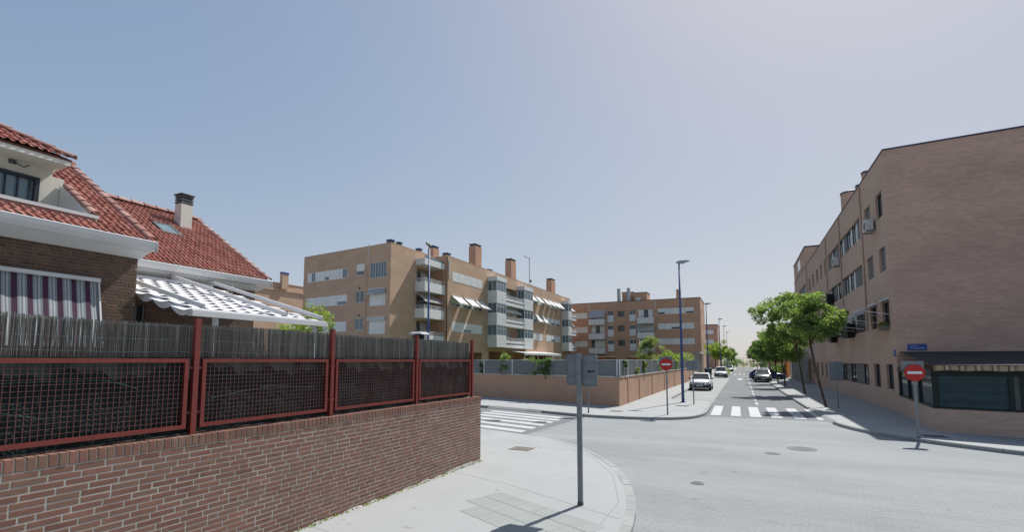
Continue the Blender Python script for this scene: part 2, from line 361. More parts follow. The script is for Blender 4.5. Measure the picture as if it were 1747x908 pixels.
def kerbed(name, outer, rest, side, drop=None, step=.8, w=.16, zt=.12):
    """pavement slab with a row of kerb stones; outer runs along the kerb, side=+1 when the pavement lies to its left"""
    line = resample(smooth(outer), step); inner = offset(line, w*side)
    pv = MB().prism(list(inner)+rest, -.02, zt).build(name, 'pavement', None, kind='structure')
    for i in range(len(line)-1):
        a, b, c, d = line[i], line[i+1], inner[i+1], inner[i]
        g = .006/max(.05, (Vector(b)-Vector(a)).length); L = lambda p, q, f: (p[0]+(q[0]-p[0])*f, p[1]+(q[1]-p[1])*f)
        a, b, c, d = L(a,b,g), L(b,a,g), L(c,d,g), L(d,c,g)
        mx = (a[0]+b[0])/2; zo = zt
        if drop and drop(mx, (a[1]+b[1])/2): zo = .025
        j = rng.uniform(-.004, .004)
        P = [(p[0], p[1], -.02) for p in (a,b,c,d)]; bev = .02
        ai, bi = L(a,d,bev/w), L(b,c,bev/w)
        T = [(ai[0],ai[1],zo+j+.004),(bi[0],bi[1],zo+j+.004),(c[0],c[1],zt+j+.004),(d[0],d[1],zt+j+.004)]
        M_ = [(a[0],a[1],zo+j-bev+.004),(b[0],b[1],zo+j-bev+.004)]
        mb = MB(); mb.add(P+T+M_, [(4,5,6,7),(8,9,5,4),(0,1,9,8),(1,2,6,5,9),(3,0,8,4,7)]); mb.build('kerb_stone', 'kerb', pv)
    return pv
near_k = [(-1.42,-12),(-1.42,2),(-1.44,6.2),(-1.62,8.2),(-2.25,10.3),(-3.25,12.1),(-4.7,13.7),(-6.3,14.6),(-8.4,15.25),(-14,16.9),(-42,25.0)]
pave_near = kerbed('pavement', near_k, [(-42,-12)], 1, drop=lambda x, y: x < -5.9 and x > -11.5)
left_k = [(-60,36.0),(-14,23.1),(-8.8,21.75),(-7.0,21.0),(-5.2,20.85),(-3.4,21.1),(-2.2,21.9),(-1.72,23.2),(-1.62,24.6),(-1.66,31.0),(-2.1,31.6),(-4.25,32.0),(-4.3,33),(-4.3,76),(-1.9,77),(-1.9,182)]
pave_left = kerbed('pavement', left_k, [(-9,182),(-60,182)], 1, drop=lambda x, y: -12.5 < x < -8.6, step=.9)
right_k = [(2.55,182),(2.55,66),(2.62,44),(2.85,31),(2.95,25.5),(3.08,22.6),(3.5,20.9),(4.25,19.5),(5.4,18.3),(7.0,17.15),(10,15.9),(20,12.6),(60,0)]
pave_right = kerbed('pavement', right_k, [(60,60),(40,182)], 1, drop=lambda x, y: 22.8 < y < 29.2, step=.9)
# concrete parking bay beside the left kerb
sheet('parking_bay', [(-4.28,32.1),(-1.72,31.5),(-1.92,76),(-4.28,76)], .006, 'bay_concrete')
y = 31.6
while y < 76:
    MB().box(-1.90,-1.78,y,y+1.15,-.01,.012).build('edge_stone','kerb',road); y += 1.18
# block-paved junction
junction = sheet('junction_paving', [(-1.2,-38),(78,-38),(78,23.6),(-1.0,23.6),(-6.25,21.6),(-6.62,14.3),(-1.2,8)], .004, 'paver')
ch = Vector((.36,6.3,0)).normalized(); y = 14.5
while y < 20.9:
    f = (y-14.5)/6.4; x = -6.66+.36*f; MB().box(x-.06,x+.06,y,y+.38,0,.014).build('channel_stone','kerb',road); y += .4
bw, bh = .21, .105
ang = R(-9); ca, sa = math.cos(ang), math.sin(ang)
def paver_verts(cx, cy, h=.0175, tl=(0,0)):
    hx, hy, c = bw/2-.0006, bh/2-.0006, .0035; out = []
    for dx, dy, z in [(-hx,-hy,.0158),(hx,-hy,.0158),(hx,hy,.0158),(-hx,hy,.0158),(-hx+c,-hy+c,h),(hx-c,-hy+c,h),(hx-c,hy-c,h),(-hx+c,hy-c,h)]:
        out.append((cx+dx*ca-dy*sa, cy+dx*sa+dy*ca, z+(dx*tl[0]+dy*tl[1] if z > .017 else 0)))
    return out
PF = ((4,5,6,7),(0,1,5,4),(1,2,6,5),(2,3,7,6),(3,0,4,7))
def kx(yy):
    P = near_k
    for a, b in zip(P, P[1:]):
        if a[1] <= yy < b[1]: return a[0]+(b[0]-a[0])*(yy-a[1])/(b[1]-a[1])
    return -1.4
cells = []
for j in range(-30, 150):
    for i in range(-45, 70):
        lx = (i+.5*(j % 2))*bw; ly = j*bh
        cx, cy = lx*ca-ly*sa, lx*sa+ly*ca+5.0
        if 5.2 < cy < 14.5 and kx(cy)-.12 < cx < min(9, 1.2+cy*.75): cells.append((cx, cy))
vis = sorted([c for c in cells if c[1] > 7.33+.48*(c[0]+1.47)], key=lambda c: c[1]-.48*c[0])
near_set = set(vis[:300]); pm = None; rest = MB()
hx = MB(); ca0, sa0 = ca, sa; ca, sa = 1.0, 0.0; hx.add(paver_verts(0, 0), PF); ca, sa = ca0, sa0
pm = hx.mesh('paving_block', 'paver')
for c in cells:
    if c in near_set: place(pm, 'paving_block', junction, (c[0], c[1], rng.uniform(-.0005,.0005)), (rng.gauss(0,.003), rng.gauss(0,.003), ang))
    else: rest.add(paver_verts(c[0], c[1], .0175+rng.uniform(-.0005,.0005), (rng.gauss(0,.003), rng.gauss(0,.003))), PF)
rest.build('paving_blocks', 'paver', junction, kind='stuff')
# zebra crossings and centre line
for x0, x1 in [(-1.47,-1.03),(-.60,-.19),(.19,.64),(1.03,1.48),(1.93,2.38),(2.78,3.05)]:
    MB().add([(x0,24.2,.008),(x1,24.2,.008),(x1-.05,29.3,.008),(x0-.05,29.3,.008)], [(0,1,2,3)]).build('zebra_stripe','paint_white',road)
sk = Vector((-.958,.287))
for k, y in enumerate([14.75,15.75,16.7,17.65,18.55,19.35,20.15]):
    a = Vector((-7.08,y)); b = a+sk*4.6; MB().add([(a.x,a.y-.24,.006),(a.x,a.y+.24,.006),(b.x,b.y+.24,.006),(b.x,b.y-.24,.006)], [(0,1,2,3)]).build('zebra_stripe','paint_white',road)
y = 31.0
while y < 92:
    MB().add([(.62-.0025*(y-30)-.06,y,.006),(.62-.0025*(y-30)+.06,y,.006),(.62-.0025*(y-30)+.055,y+1.7,.006),(.62-.0025*(y-30)-.065,y+1.7,.006)], [(0,1,2,3)]).build('centre_dash','paint_white',road); y += 2.9
for k in range(7):
    x0 = -1.6+k*.75; MB().add([(x0,95,.006),(x0+.4,95,.006),(x0+.4,99,.006),(x0,99,.006)], [(0,1,2,3)]).build('zebra_stripe','paint_white',road)
# small raised speckle (a paint arrow head far up the lane)
MB().add([(-.75,70,.006),(-.25,70,.006),(-.25,73,.006),(-.05,73,.006),(-.5,75.5,.006),(-.95,73,.006),(-.75,73,.006)], [tuple(range(7))]).build('lane_arrow','paint_white',road)
# tactile paving tiles near the kerb
ta = R(-24); tc, ts = math.cos(ta), math.sin(ta)
def tile_mesh(rib):
    mb = MB(); s_ = .197; mb.box(-s_,s_,-s_,s_,0,.010)
    if rib:
        for k in range(8):
            y_ = -s_+.024+k*.0485; mb.hexa([(y_-.014,-s_+.008,.010),(y_+.014,-s_+.008,.010),(y_+.014,s_-.008,.010),(y_-.014,s_-.008,.010)],[(y_-.008,-s_+.012,.0155),(y_+.008,-s_+.012,.0155),(y_+.008,s_-.012,.0155),(y_-.008,s_-.012,.0155)])
    return mb
ribbed = tile_mesh(True).mesh('tactile_tile','tactile'); plain = tile_mesh(False).mesh('paving_tile','pavement')
org = Vector((-4.25,8.52))
for r_ in range(4):
    for k in range(7):
        p = org+Vector((tc,ts))*(.2+k*.4)+Vector((ts,-tc))*(.2+r_*.4)
        if p.x < -1.72 and p.x > -4.2: r_ and place(ribbed, 'tactile_tile', pave_near, (p.x,p.y,.1115+rng.uniform(0,.001)), (0,0,ta))
# shrinkage joints in the concrete pavement
for P in ([(-5.68,8.95),(-4.22,8.56),(-1.78,7.44)], [(-1.95,6.0),(-1.98,8.3),(-2.55,10.2),(-3.5,11.9),(-4.85,13.3)], [(-5.7,5.2),(-1.6,4.6)], [(-5.7,12.6),(-3.9,12.5)]):
    for a, b in zip(P, P[1:]): MB().bar((a[0],a[1],.1195),(b[0],b[1],.1195),.007,.004).build('joint','asphalt',pave_near)
# drain grates and manhole covers
def manhole(x, y, r, z, label, sq=False, m='metal_dark'):
    t = thing('manhole_cover', label, 'manhole cover', (x,y,z))
    if sq:
        MB().box(x-.30,x+.30,y-.26,y+.26,z,z+.006).build('frame','metal_dark' if m != 'grate' else 'grate',t)
        for k in range(4):
            for j in range(3): MB().box(x-.265+k*.135,x-.145+k*.135,y-.225+j*.152,y-.09+j*.152,z+.006,z+.010).build('plate',m,t)
    else:
        MB().lathe([(r,0),(r,.006),(r*.93,.007)],(x,y,z),n=28).build('frame','metal_dark',t); MB().lathe([(r*.86,.0),(r*.86,.009),(r*.8,.010)],(x,y,z),n=28).build('lid',m,t)
        for k in range(3): MB().box(x-r*.55,x+r*.55,y-r*.45+k*r*.4,y-r*.37+k*r*.4,z+.010,z+.013).build('rib',m,t)
manhole(-5.5,12.1,0,.121,'square brown cover in the near pavement beside the end of the brick wall',True,'grate')
manhole(-5.5,22.9,0,.121,'square grey cover in the far pavement in front of the low orange wall',True,'grate')
manhole(5.35,19.7,0,.121,'square dark cover in the shaded pavement beside the right no entry sign',True,'metal_dark')
manhole(1.41,16.1,.38,.005,'larger round manhole cover in the paved junction','', 'asphalt')
manhole(.62,14.95,.19,.005,'small round manhole cover in the paved junction near the larger one','','metal_dark')
manhole(-.93,10.65,.13,.019,'small round valve cover in the blocks close to the near kerb','','metal_dark')
manhole(-9.5,18.0,.33,.008,'round manhole cover on the left zebra crossing next to the brick wall','','metal_dark')
manhole(-7.55,18.35,.30,.008,'round manhole cover on the right end of the left zebra crossing','','metal_dark')

# ------------------------------------------------------------------ brick garden wall
def brick_mesh(L, H, D, m, name='brick'):
    """one brick: face towards +x, long side along y"""
    c = .004; mb = MB(); l, h = L/2, H/2
    mb.add([(-D,-l,-h),(-D,l,-h),(-D,l,h),(-D,-l,h),(-c,-l,-h),(-c,l,-h),(-c,l,h),(-c,-l,h),(0,-l+c,-h+c),(0,l-c,-h+c),(0,l-c,h-c),(0,-l+c,h-c)],
           [(8,9,10,11),(4,5,9,8),(5,6,10,9),(6,7,11,10),(7,4,8,11),(0,1,5,4),(1,2,6,5),(2,3,7,6),(3,0,4,7)])
    return mb
def brick_face(parent, X, y0, y1, z0, z1, m, L=.238, H=.0555, J=.0125, D=.05, seed=1, nmax=300, header=.16, ymin=None):
    r = random.Random(seed); st = brick_mesh(L,H,D,m); hd = brick_mesh(L/2-J/2,H,D,m); ms, mh = st.mesh('brick',m), hd.mesh('brick',m)
    rows = int(round((z1-z0)/(H+J))); items = []
    for j in range(rows):
        z = z0+(j+.5)*(z1-z0)/rows; y = y0-(.0 if j % 2 else .125)-(.062 if j % 3 == 0 else 0)
        while y < y1:
            h_ = r.random() < header; l = L/2-J/2 if h_ else L
            a, b = max(y, y0), min(y+l, y1)
            if b-a > .03: items.append((a, b, z, h_ and b-a > l*.99, (not h_) and b-a > l*.99))
            y += l+J
    lim = ymin if ymin is not None else y0
    seen = sorted([i for i in items if i[1] > lim and (i[3] or i[4])], key=lambda i: i[0])[:nmax]; ss = set(seen); stuff = MB()
    for it in items:
        a, b, z, h_, s_ = it; x = X+r.uniform(-.001,.001); tw = r.gauss(0,.0025)
        if it in ss: place(mh if h_ else ms, 'brick', parent, (x,(a+b)/2,z), (r.gauss(0,.003),0,tw))
        else:
            q = brick_mesh(b-a,H,D,m); k = math.tan(tw); stuff.add([(x+v[0]-v[1]*k, (a+b)/2+v[1], z+v[2]) for v in q.v], q.f)
    if stuff.v: stuff.build('bricks', m, parent, kind='stuff')
wall = thing('brick_wall', 'low red brick garden wall with upright coping bricks along the near pavement', 'wall', (-5.85,4,.12))
WX = -5.73
MB().box(-5.97,WX-.003,-4,10.205,.10,1.53).build('wall_core','mortar',wall)
brick_face(wall, WX, -4, 10.22, .125, 1.525, 'brick_red', L=.236, H=.0515, J=.0128, seed=3, header=.09, ymin=1.75)
cm = brick_mesh(.063,.115,.26,'brick_red').mesh('coping_brick','brick_red'); y = -1.0; r2 = random.Random(5)
while y < 10.19:
    place(cm,'coping_brick',wall,(WX+.004+r2.uniform(-.003,.003),y+.035,1.588+r2.uniform(-.002,.002)),(0,r2.gauss(0,.01),r2.gauss(0,.008))); y += .0745
MB().box(-5.985,WX-.005,-4,10.2,1.532,1.637).build('coping_core','mortar',wall)
MB().prism([(-5.98,10.20),(-5.98,9.95),(-9,10.85),(-20,14.05),(-20,14.3),(-9,11.1)],.1,1.64).build('wall_return','return_brick',wall)
fi = MB(); yy = 2.5; hh = .02
while yy < 10.2:
    h2 = max(.004, min(.07, hh+r2.gauss(0,.012))); w1 = .012+r2.random()*.03; w2 = .012+r2.random()*.03; y2 = yy+r2.uniform(.03,.12)
    fi.add([(WX-.004,yy,.12),(WX+w1,yy,.1205),(WX+w2,y2,.1205),(WX-.004,y2,.12),(WX+.0035,yy,.12+hh),(WX+.0035,y2,.12+h2)],[(4,1,2,5)]); yy = y2; hh = h2
fi.build('cement_fillet','coping',wall)
# weeds and grit along the foot
weed = MB()
for k in range(260):
    yy = r2.uniform(3.5,10.2); xx = WX+abs(r2.gauss(0,.025))+.004; h = r2.uniform(.012,.05); a_ = r2.uniform(0,3.1); w_ = r2.uniform(.01,.03)
    weed.add([(xx-w_*math.cos(a_),yy-w_*math.sin(a_),.12),(xx+w_*math.cos(a_),yy+w_*math.sin(a_),.12),(xx+.01,yy+r2.uniform(-.02,.02),.12+h)],[(0,1,2)])
o = weed.build('weeds','leaf_olive',None,kind='stuff'); tag(o,'dry weeds growing along the foot of the brick garden wall','weeds')

# ------------------------------------------------------------------ red steel fence with reed screen
fence = thing('steel_fence','red steel mesh fence backed with dried reed screening on the brick wall','fence',(-5.85,4,1.645))
PY_ = [-.62,1.45,3.52,5.61,7.79,9.95]; FX = -5.83
for y in PY_:
    MB().box(FX-.03,FX+.03,y-.03,y+.03,1.647,3.0).build('post','fence_red',fence)
    for z in (1.90,2.42):
        for s_ in (-1,1): MB().box(FX-.012,FX+.012,y+s_*.031,y+s_*.078,z-.012,z+.012).build('bracket','fence_red',fence)
hbm = {}
for ya, yb in zip(PY_, PY_[1:]):
    a, b, z0, z1, t = ya+.08, yb-.08, 1.72, 2.525, .045
    f = MB(); f.box(FX-.02,FX+.02,a,b,z1-t,z1).box(FX-.02,FX+.02,a,b,z0,z0+t).box(FX-.02,FX+.02,a,a+t,z0+t,z1-t).box(FX-.02,FX+.02,b-t,b,z0+t,z1-t)
    fr = f.build('panel_frame','fence_red',fence)
    n = int(round((b-a-2*t)/.052)); L = b-a-2*t
    vb = MB().box(-.002,.002,-.002,.002,0,z1-z0-2*t).mesh('mesh_bar','mesh_red') if 'v' not in hbm else hbm['v']; hbm['v'] = vb
    for k in range(1, n): place(vb,'mesh_bar',fr,(FX+.006,a+t+L*k/n,z0+t))
    hb = MB().box(-.002,.002,0,L,-.002,.002).mesh('mesh_bar','mesh_red')
    for k in range(1, 14): place(hb,'mesh_bar',fr,(FX+.0005,a+t,z0+t+(z1-z0-2*t)*k/14))
# dark netting behind the mesh: a hanging cloth with folds
net = MB(); ny, nz = 260, 8; r3 = np.random.RandomState(4)
ph = r3.uniform(0,6.28,6)
for i in range(ny+1):
    yy = -.6+10.5*i/ny
    for j in range(nz+1):
        zz = 1.66+.88*j/nz; w_ = .010*math.sin(yy*9+ph[0]+zz*2)+.008*math.sin(yy*23+ph[1]-zz*5)+.006*math.sin(zz*14+yy*3+ph[2])
        net.v.append((FX-.055+w_,yy,zz))
for i in range(ny):
    for j in range(nz): k = i*(nz+1)+j; net.f.append((k,k+nz+1,k+nz+2,k+1))
net.build('netting','netting',fence,smooth=True)
# reeds: thousands of stalks wired together
rd = MB(); rr = random.Random(11)
for layer in range(3):
    y = -.6
    while y < 9.93:
        y += rr.uniform(.003,.0075)*(1.25 if layer else 1)
        if rr.random() < .04: y += rr.uniform(.004,.02)
        x = FX-.085-layer*.012+rr.uniform(-.006,.006); w_ = rr.uniform(.0012,.0032); zt = 2.925+.012*math.sin(y*1.7)+rr.gauss(0,.008)-(.035 if rr.random() < .06 else 0); zb = 1.68
        lean = rr.gauss(0,.013); lx = rr.gauss(0,.006)
        rd.add([(x-w_,y-w_,zb),(x-w_,y+w_,zb),(x+w_,y,zb),(x-w_+lx,y-w_+lean,zt),(x-w_+lx,y+w_+lean,zt),(x+w_+lx,y+lean,zt+.004)],[(0,1,4,3),(1,2,5,4),(2,0,3,5),(3,4,5)])
rd.build('reeds','reed',fence,kind='stuff')
for z in (2.60,2.74,2.90):
    pts = [(FX-.073+.003*math.sin(y*7),y,z+.006*math.sin(y*3.1+z)) for y in np.arange(-.6,9.95,.15)]; MB().tube(pts,.0016,4).build('tie_wire','galvanised',fence)
for (ya,za,yb,zb) in [(1.5,2.29,2.75,2.30),(2.6,2.305,2.95,2.20),(1.5,2.12,2.2,1.96),(3.7,2.32,4.6,2.30),(3.75,2.05,4.5,2.14),(4.4,2.16,5.3,2.1)]:
    MB().tube([(FX-.026,ya,za),(FX-.024,(ya+yb)/2,(za+zb)/2+.012),(FX-.026,yb,zb)],.006,5).build('netting_cord','wire_green',fence)

# ------------------------------------------------------------------ houses
def tile_shape():
    """S-profile roof tile: width along x (covering .225), length along y up the slope"""
    n = 10; prof = []
    for i in range(n+1):
        t = i/n; x = -.069+.138*t
        z = .034*math.sin(math.pi*min(1,t/.56)) if t < .56 else -.006*math.sin(math.pi*(t-.56)/.44)
        prof.append((x, z))
    mb = MB(); L = .31
    for y, lift in ((0,.024),(L,.0)):
        for x, z in prof: mb.v.append((x, y, z+lift+.012))
        for x, z in prof: mb.v.append((x, y, z+lift))
    m = n+1
    for i in range(n):
        mb.f.append((i,i+1,2*m+i+1,2*m+i)); mb.f.append((m+i,i+m+1,i+1,i)); mb.f.append((m+i+1,m+i,3*m+i,3*m+i+1))
    return mb
TILE = tile_shape().mesh('roof_tile','tile',True)
def roof_slope(roof, eave, ridge, y0, y1, skip=None, seed=1, lim=300, ys=None):
    """tiles on a slope whose eave and ridge run along y; eave/ridge = (x, z)"""
    ex, ez = eave; rx, rz = ridge; L = math.hypot(rx-ex, rz-ez); al = math.atan2(rz-ez, abs(rx-ex)); sg = 1 if rx > ex else -1
    nr = int(round(L/.262)); nc = int(round((y1-y0)/.13)); r = random.Random(seed); cnt = []
    for j in range(nr):
        for i in range(nc): cnt.append((i, j))
    stuff = MB(); base = tile_shape(); near = [c for c in cnt if ys is None or y0+(c[0]+.5)*.13 > ys]; near = sorted(near, key=lambda c: c[1])[:lim]; near = set(near)
    for i, j in cnt:
        s = L*j/nr; x = ex+sg*s*math.cos(al); z = ez+s*math.sin(al); y = y0+(i+.5)*(y1-y0)/nc
        if skip and skip(x, y): continue
        rot = Matrix.Rotation(math.pi/2 if sg < 0 else -math.pi/2,4,'Z') @ Matrix.Rotation(al,4,'X') @ Matrix.Rotation(r.gauss(0,.012),4,'Z')
        mt = Matrix.Translation((x, y, z+.02+r.uniform(-.004,.004))) @ rot
        if (i, j) in near:
            o = place(TILE,'roof_tile',roof); o.matrix_basis = mt
        else: stuff.add([tuple(mt @ Vector(v)) for v in base.v], base.f)
    if stuff.v: stuff.build('roof_tiles','tile',roof,smooth=True,kind='stuff')
def caps(roof, a, b, name='ridge_tile', w=.13, step=.36):
    a, b = Vector(a), Vector(b); n = max(1, round((b-a).length/step)); t = (b-a).normalized(); sd = t.cross(Vector((0,0,1))).normalized(); up = sd.cross(t)
    for k in range(n):
        p, q = a+(b-a)*(k/n), a+(b-a)*((k+1.12)/n); mb = MB()
        for pt, r_, l_ in ((p, w, .012), (q, w*.86, 0)):
            for rr_ in (r_, r_-.014):
                for i in range(9):
                    an = math.pi*i/8; mb.v.append(tuple(pt+sd*rr_*math.cos(an)+up*(rr_*math.sin(an)*.85+l_)))
        for i in range(8): mb.f += [(i,i+1,19+i,18+i),(10+i,9+i,27+i,28+i),(9+i,10+i,1+i,i)]
        mb.build(name,'tile_cap',roof,smooth=False)
# ---- near house
h1 = thing('brick_house','dark brick house with red tiled roof, dormer window and striped blind behind the fence','house',(-13,2,.1))
HX = -11.0
m1 = MB(); m1.box(-18.6,HX-.008,-5,5.39,.1,4.70); m1.build('wall','mortar_house',h1)
brick_face(h1,HX,2.6,5.39,2.5,4.69,'brick_house',L=.205,H=.048,J=.0135,seed=21,nmax=300,ymin=2.9)
MB().box(HX-.004,HX,-5,2.6,.1,4.69).build('wall_front','return_brick',h1)
rf1 = MB(); E1 = (-10.68,4.86); G1 = (-14.25,7.07); ROOF_S = (G1[1]-E1[1])/(E1[0]-G1[0])
def z1_(x): return E1[1]+(E1[0]-x)*ROOF_S
# roof deck around the terrace cut (terrace: x -11.15..-12.35, y up to 4.62)
def deck(mb, x0, x1, y0, y1, th=.10):
    mb.hexa([(x0,y0,z1_(x0)-th),(x1,y0,z1_(x1)-th),(x1,y1,z1_(x1)-th),(x0,y1,z1_(x0)-th)],[(x0,y0,z1_(x0)),(x1,y0,z1_(x1)),(x1,y1,z1_(x1)),(x0,y1,z1_(x0))])
deck(rf1,-11.12,E1[0],-5,5.5); deck(rf1,G1[0],-11.12,4.66,5.5); deck(rf1,G1[0],-12.5,-5,4.66)
rf1.hexa([(-18.6,-5,4.75),(G1[0],-5,6.95),(G1[0],5.5,6.95),(-18.6,5.5,4.75)],[(-18.6,-5,4.86),(G1[0],-5,7.07),(G1[0],5.5,7.07),(-18.6,5.5,4.86)])
rf1.add([(-10.98,5.40,4.70),(-17.6,5.40,4.70),(G1[0],5.40,6.9)],[(0,1,2)])
roof1 = rf1.build('roof','roof_under',h1)
roof_slope(roof1,E1,G1,.3,5.42,skip=lambda x, y: (-12.75 < x < -11.05 and y < 4.72) or (x < -12.2 and y < 4.35),seed=31,ys=2.4)
caps(roof1,(E1[0]+.03,5.44,E1[1]+.05),(G1[0],5.44,G1[1]+.05),'verge_tile',.095)
caps(roof1,(G1[0],5.5,G1[1]+.06),(G1[0],-3,G1[1]+.06))
fa = MB(); fa.box(E1[0]-.30,E1[0]-.02,-5,5.47,4.685,4.76); fa.build('soffit','white_paint',h1)
g = MB(); yb = [-5,5.52]
for (xa,za,xb,zb) in [(E1[0]-.02,4.70,E1[0]+.04,4.72),(E1[0]+.04,4.72,E1[0]+.085,4.80),(E1[0]+.085,4.80,E1[0]+.10,4.885)]:
    g.hexa([(xa,yb[0],za),(xb,yb[0],zb),(xb,yb[1],zb),(xa,yb[1],za)],[(xa-.012,yb[0],za+.012),(xb-.012,yb[0],zb+.012),(xb-.012,yb[1],zb+.012),(xa-.012,yb[1],za+.012)])
g.box(E1[0]-.02,E1[0]+.10,5.515,5.525,4.70,4.885); g.box(E1[0]-.03,E1[0]-.0,-5,5.45,4.71,4.87)
g.build('gutter','white_paint',h1)
# cornice board under the gutter, stepping back to the wall
g = MB(); g.hexa([(HX,-5,4.56),(HX+.04,-5,4.56),(HX+.04,5.42,4.56),(HX,5.42,4.56)],[(HX,-5,4.685),(E1[0]-.04,-5,4.685),(E1[0]-.04,5.46,4.685),(HX,5.42,4.685)]); g.build('cornice','white_paint',h1)
# terrace and dormer
dm = MB(); DX = -12.4
dm.box(-12.6,DX,-5,4.47,4.9,6.40); dm.box(-12.62,-12.41,4.4,4.66,4.9,6.2); dm.build('dormer_wall','cream',h1)
ck = MB(); ck.add([(-11.14,4.60,4.9),(-12.39,4.60,4.9),(-12.39,4.60,z1_(-12.39)+.16),(-11.14,4.60,z1_(-11.14)+.13),(-11.14,4.72,4.9),(-12.39,4.72,4.9),(-12.39,4.72,z1_(-12.39)+.16),(-11.14,4.72,z1_(-11.14)+.13)],[(0,1,2,3),(7,6,5,4),(3,2,6,7),(0,3,7,4),(1,0,4,5)]); ck.build('cheek_wall','white_wall',h1)
caps(h1,(-11.2,4.70,z1_(-11.2)+.12),(-12.35,4.70,z1_(-12.35)+.14),'cheek_tile',.10,.3)
MB().box(-12.42,-11.1,-5,4.60,4.95,5.0).build('terrace_floor','coping',h1)
MB().box(-11.22,-11.06,-5,4.66,5.02,5.20).build('parapet','tile_cap',h1); MB().box(-11.28,-11.02,-5,4.70,5.205,5.265).build('parapet_cap','white_paint',h1)
Fd = Fr((DX,4.50),(0,-1),(1,0))
wd = MB(); 
for a0,a1,z0,z1 in [(.24,2.0,6.02,6.08),(.24,.31,5.1,6.02),(1.93,2.0,5.1,6.02)]: wd.fb(Fd,a0,a1,z0,z1,.0,.09)
wdo = wd.build('window','dark_iron',h1); MB().fb(Fd,.31,1.93,5.1,6.02,.002,.012).build('pane','glass_sky',wdo)
for k in range(9): MB().fb(Fd,.36+k*.175,.385+k*.175,5.1,6.02,.05,.075).build('bar','dark_iron',wdo)
br = MB().tube([Fd.p(.62,6.30,0),Fd.p(.58,6.24,.10),Fd.p(.50,6.20,.12),Fd.p(.42,6.27,.10)],.012,6); br.box(DX,DX+.03,4.50-.68,4.50-.58,6.24,6.32); br.build('wall_lamp','metal_dark',h1)
# dormer roof: hipped end
e0 = (-11.85,4.72,6.50); dr = MB()
dr.box(-13.2,-11.83,-5,4.52,6.33,6.418); dr.build('dormer_eave','cream',h1)
DE = (-11.82,6.45); DR = (-13.25,7.26); dd = MB()
dd.hexa([(DE[0],-5,6.42),(-13.25,-5,6.42),(-13.25,4.54,6.42),(DE[0],4.54,6.42)],[(DE[0],-5,6.45),(DR[0],-5,DR[1]),(DR[0],3.1,DR[1]),(DE[0],4.54,6.45)]); dro = dd.build('dormer_roof','roof_under',h1)
roof_slope(dro,DE,DR,.84,4.48,skip=lambda x, y: y > 4.48-(DE[0]-x)*1.0+.05,seed=33,ys=2.6)
caps(dro,(DE[0]+.02,4.56,6.49),(DR[0],3.1,DR[1]+.05),'hip_tile',.085); caps(dro,(DR[0],3.1,DR[1]+.06),(DR[0],-3,DR[1]+.06))
# striped roll-down blind on the front
bl = MB(); n = 40; y0, y1 = 2.0, 4.72
for i in range(n+1):
    y = y0+(y1-y0)*i/n
    for z, dx in ((3.98,.02),(3.6,.10),(3.2,.20),(2.75,.30)): bl.v.append((HX+.03+dx+.010*math.sin(y*21),y,z))
for i in range(n):
    for j in range(3): k = i*4+j; bl.f.append((k,k+1,k+5,k+4))
bo = bl.build('striped_blind','stripes_purple',h1,smooth=True)
MB().box(HX,HX+.10,y0-.03,y1+.03,3.98,4.05).build('blind_rail','white_paint',bo)
MB().bar((HX+.05,y1+.02,4.0),(HX+.34,y1+.02,2.75),.025).build('blind_arm','white_paint',bo)

# ---- second house, set back
h2 = thing('brick_house','set back brick house with red tiled roof, cream chimney and skylight','house',(-17,8,.1))
HX2 = -14.15
MB().box(-21.0,HX2-.008,5.4,10.3,.1,4.95).build('wall','mortar_house',h2)
brick_face(h2,HX2,5.4,10.3,2.6,4.92,'brick_house',L=.205,H=.048,J=.0135,seed=23,nmax=300)
E2 = (-13.72,5.04); G2 = (-17.65,7.53); s2 = (G2[1]-E2[1])/(E2[0]-G2[0])
def z2_(x): return E2[1]+(E2[0]-x)*s2
d2 = MB(); d2.hexa([(G2[0],5.4,G2[1]-.12),(E2[0],5.4,E2[1]-.12),(E2[0],10.5,E2[1]-.12),(G2[0],10.5,G2[1]-.12)],[(G2[0],5.4,G2[1]),(E2[0],5.4,E2[1]),(E2[0],10.5,E2[1]),(G2[0],10.5,G2[1])])
d2.hexa([(-21.4,5.4,4.92),(G2[0],5.4,G2[1]-.12),(G2[0],10.5,G2[1]-.12),(-21.4,10.5,4.92)],[(-21.4,5.4,5.04),(G2[0],5.4,G2[1]),(G2[0],10.5,G2[1]),(-21.4,10.5,5.04)])
d2.add([(-14.1,10.31,4.9),(-21,10.31,4.9),(G2[0],10.31,G2[1]-.15)],[(0,1,2)])
roof2 = d2.build('roof','roof_under',h2)
roof_slope(roof2,E2,G2,5.42,10.42,seed=35,skip=lambda x, y: 8.35 < y < 8.95 and -16.45 < x < -15.75)
caps(roof2,(E2[0]+.03,10.44,E2[1]+.05),(G2[0],10.44,G2[1]+.05),'verge_tile',.095); caps(roof2,(G2[0],5.4,G2[1]+.06),(G2[0],10.5,G2[1]+.06))
g = MB()
for (xa,za,xb,zb) in [(E2[0]-.02,4.88,E2[0]+.04,4.90),(E2[0]+.04,4.90,E2[0]+.085,4.98),(E2[0]+.085,4.98,E2[0]+.10,5.06)]:
    g.hexa([(xa,5.41,za),(xb,5.41,zb),(xb,10.52,zb),(xa,10.52,za)],[(xa-.012,5.41,za+.012),(xb-.012,5.41,zb+.012),(xb-.012,10.52,zb+.012),(xa-.012,10.52,za+.012)])
g.box(E2[0]-.02,E2[0]+.10,10.515,10.525,4.88,5.06); g.box(E2[0]-.03,E2[0],5.41,10.5,4.89,5.03); g.build('gutter','white_paint',h2)
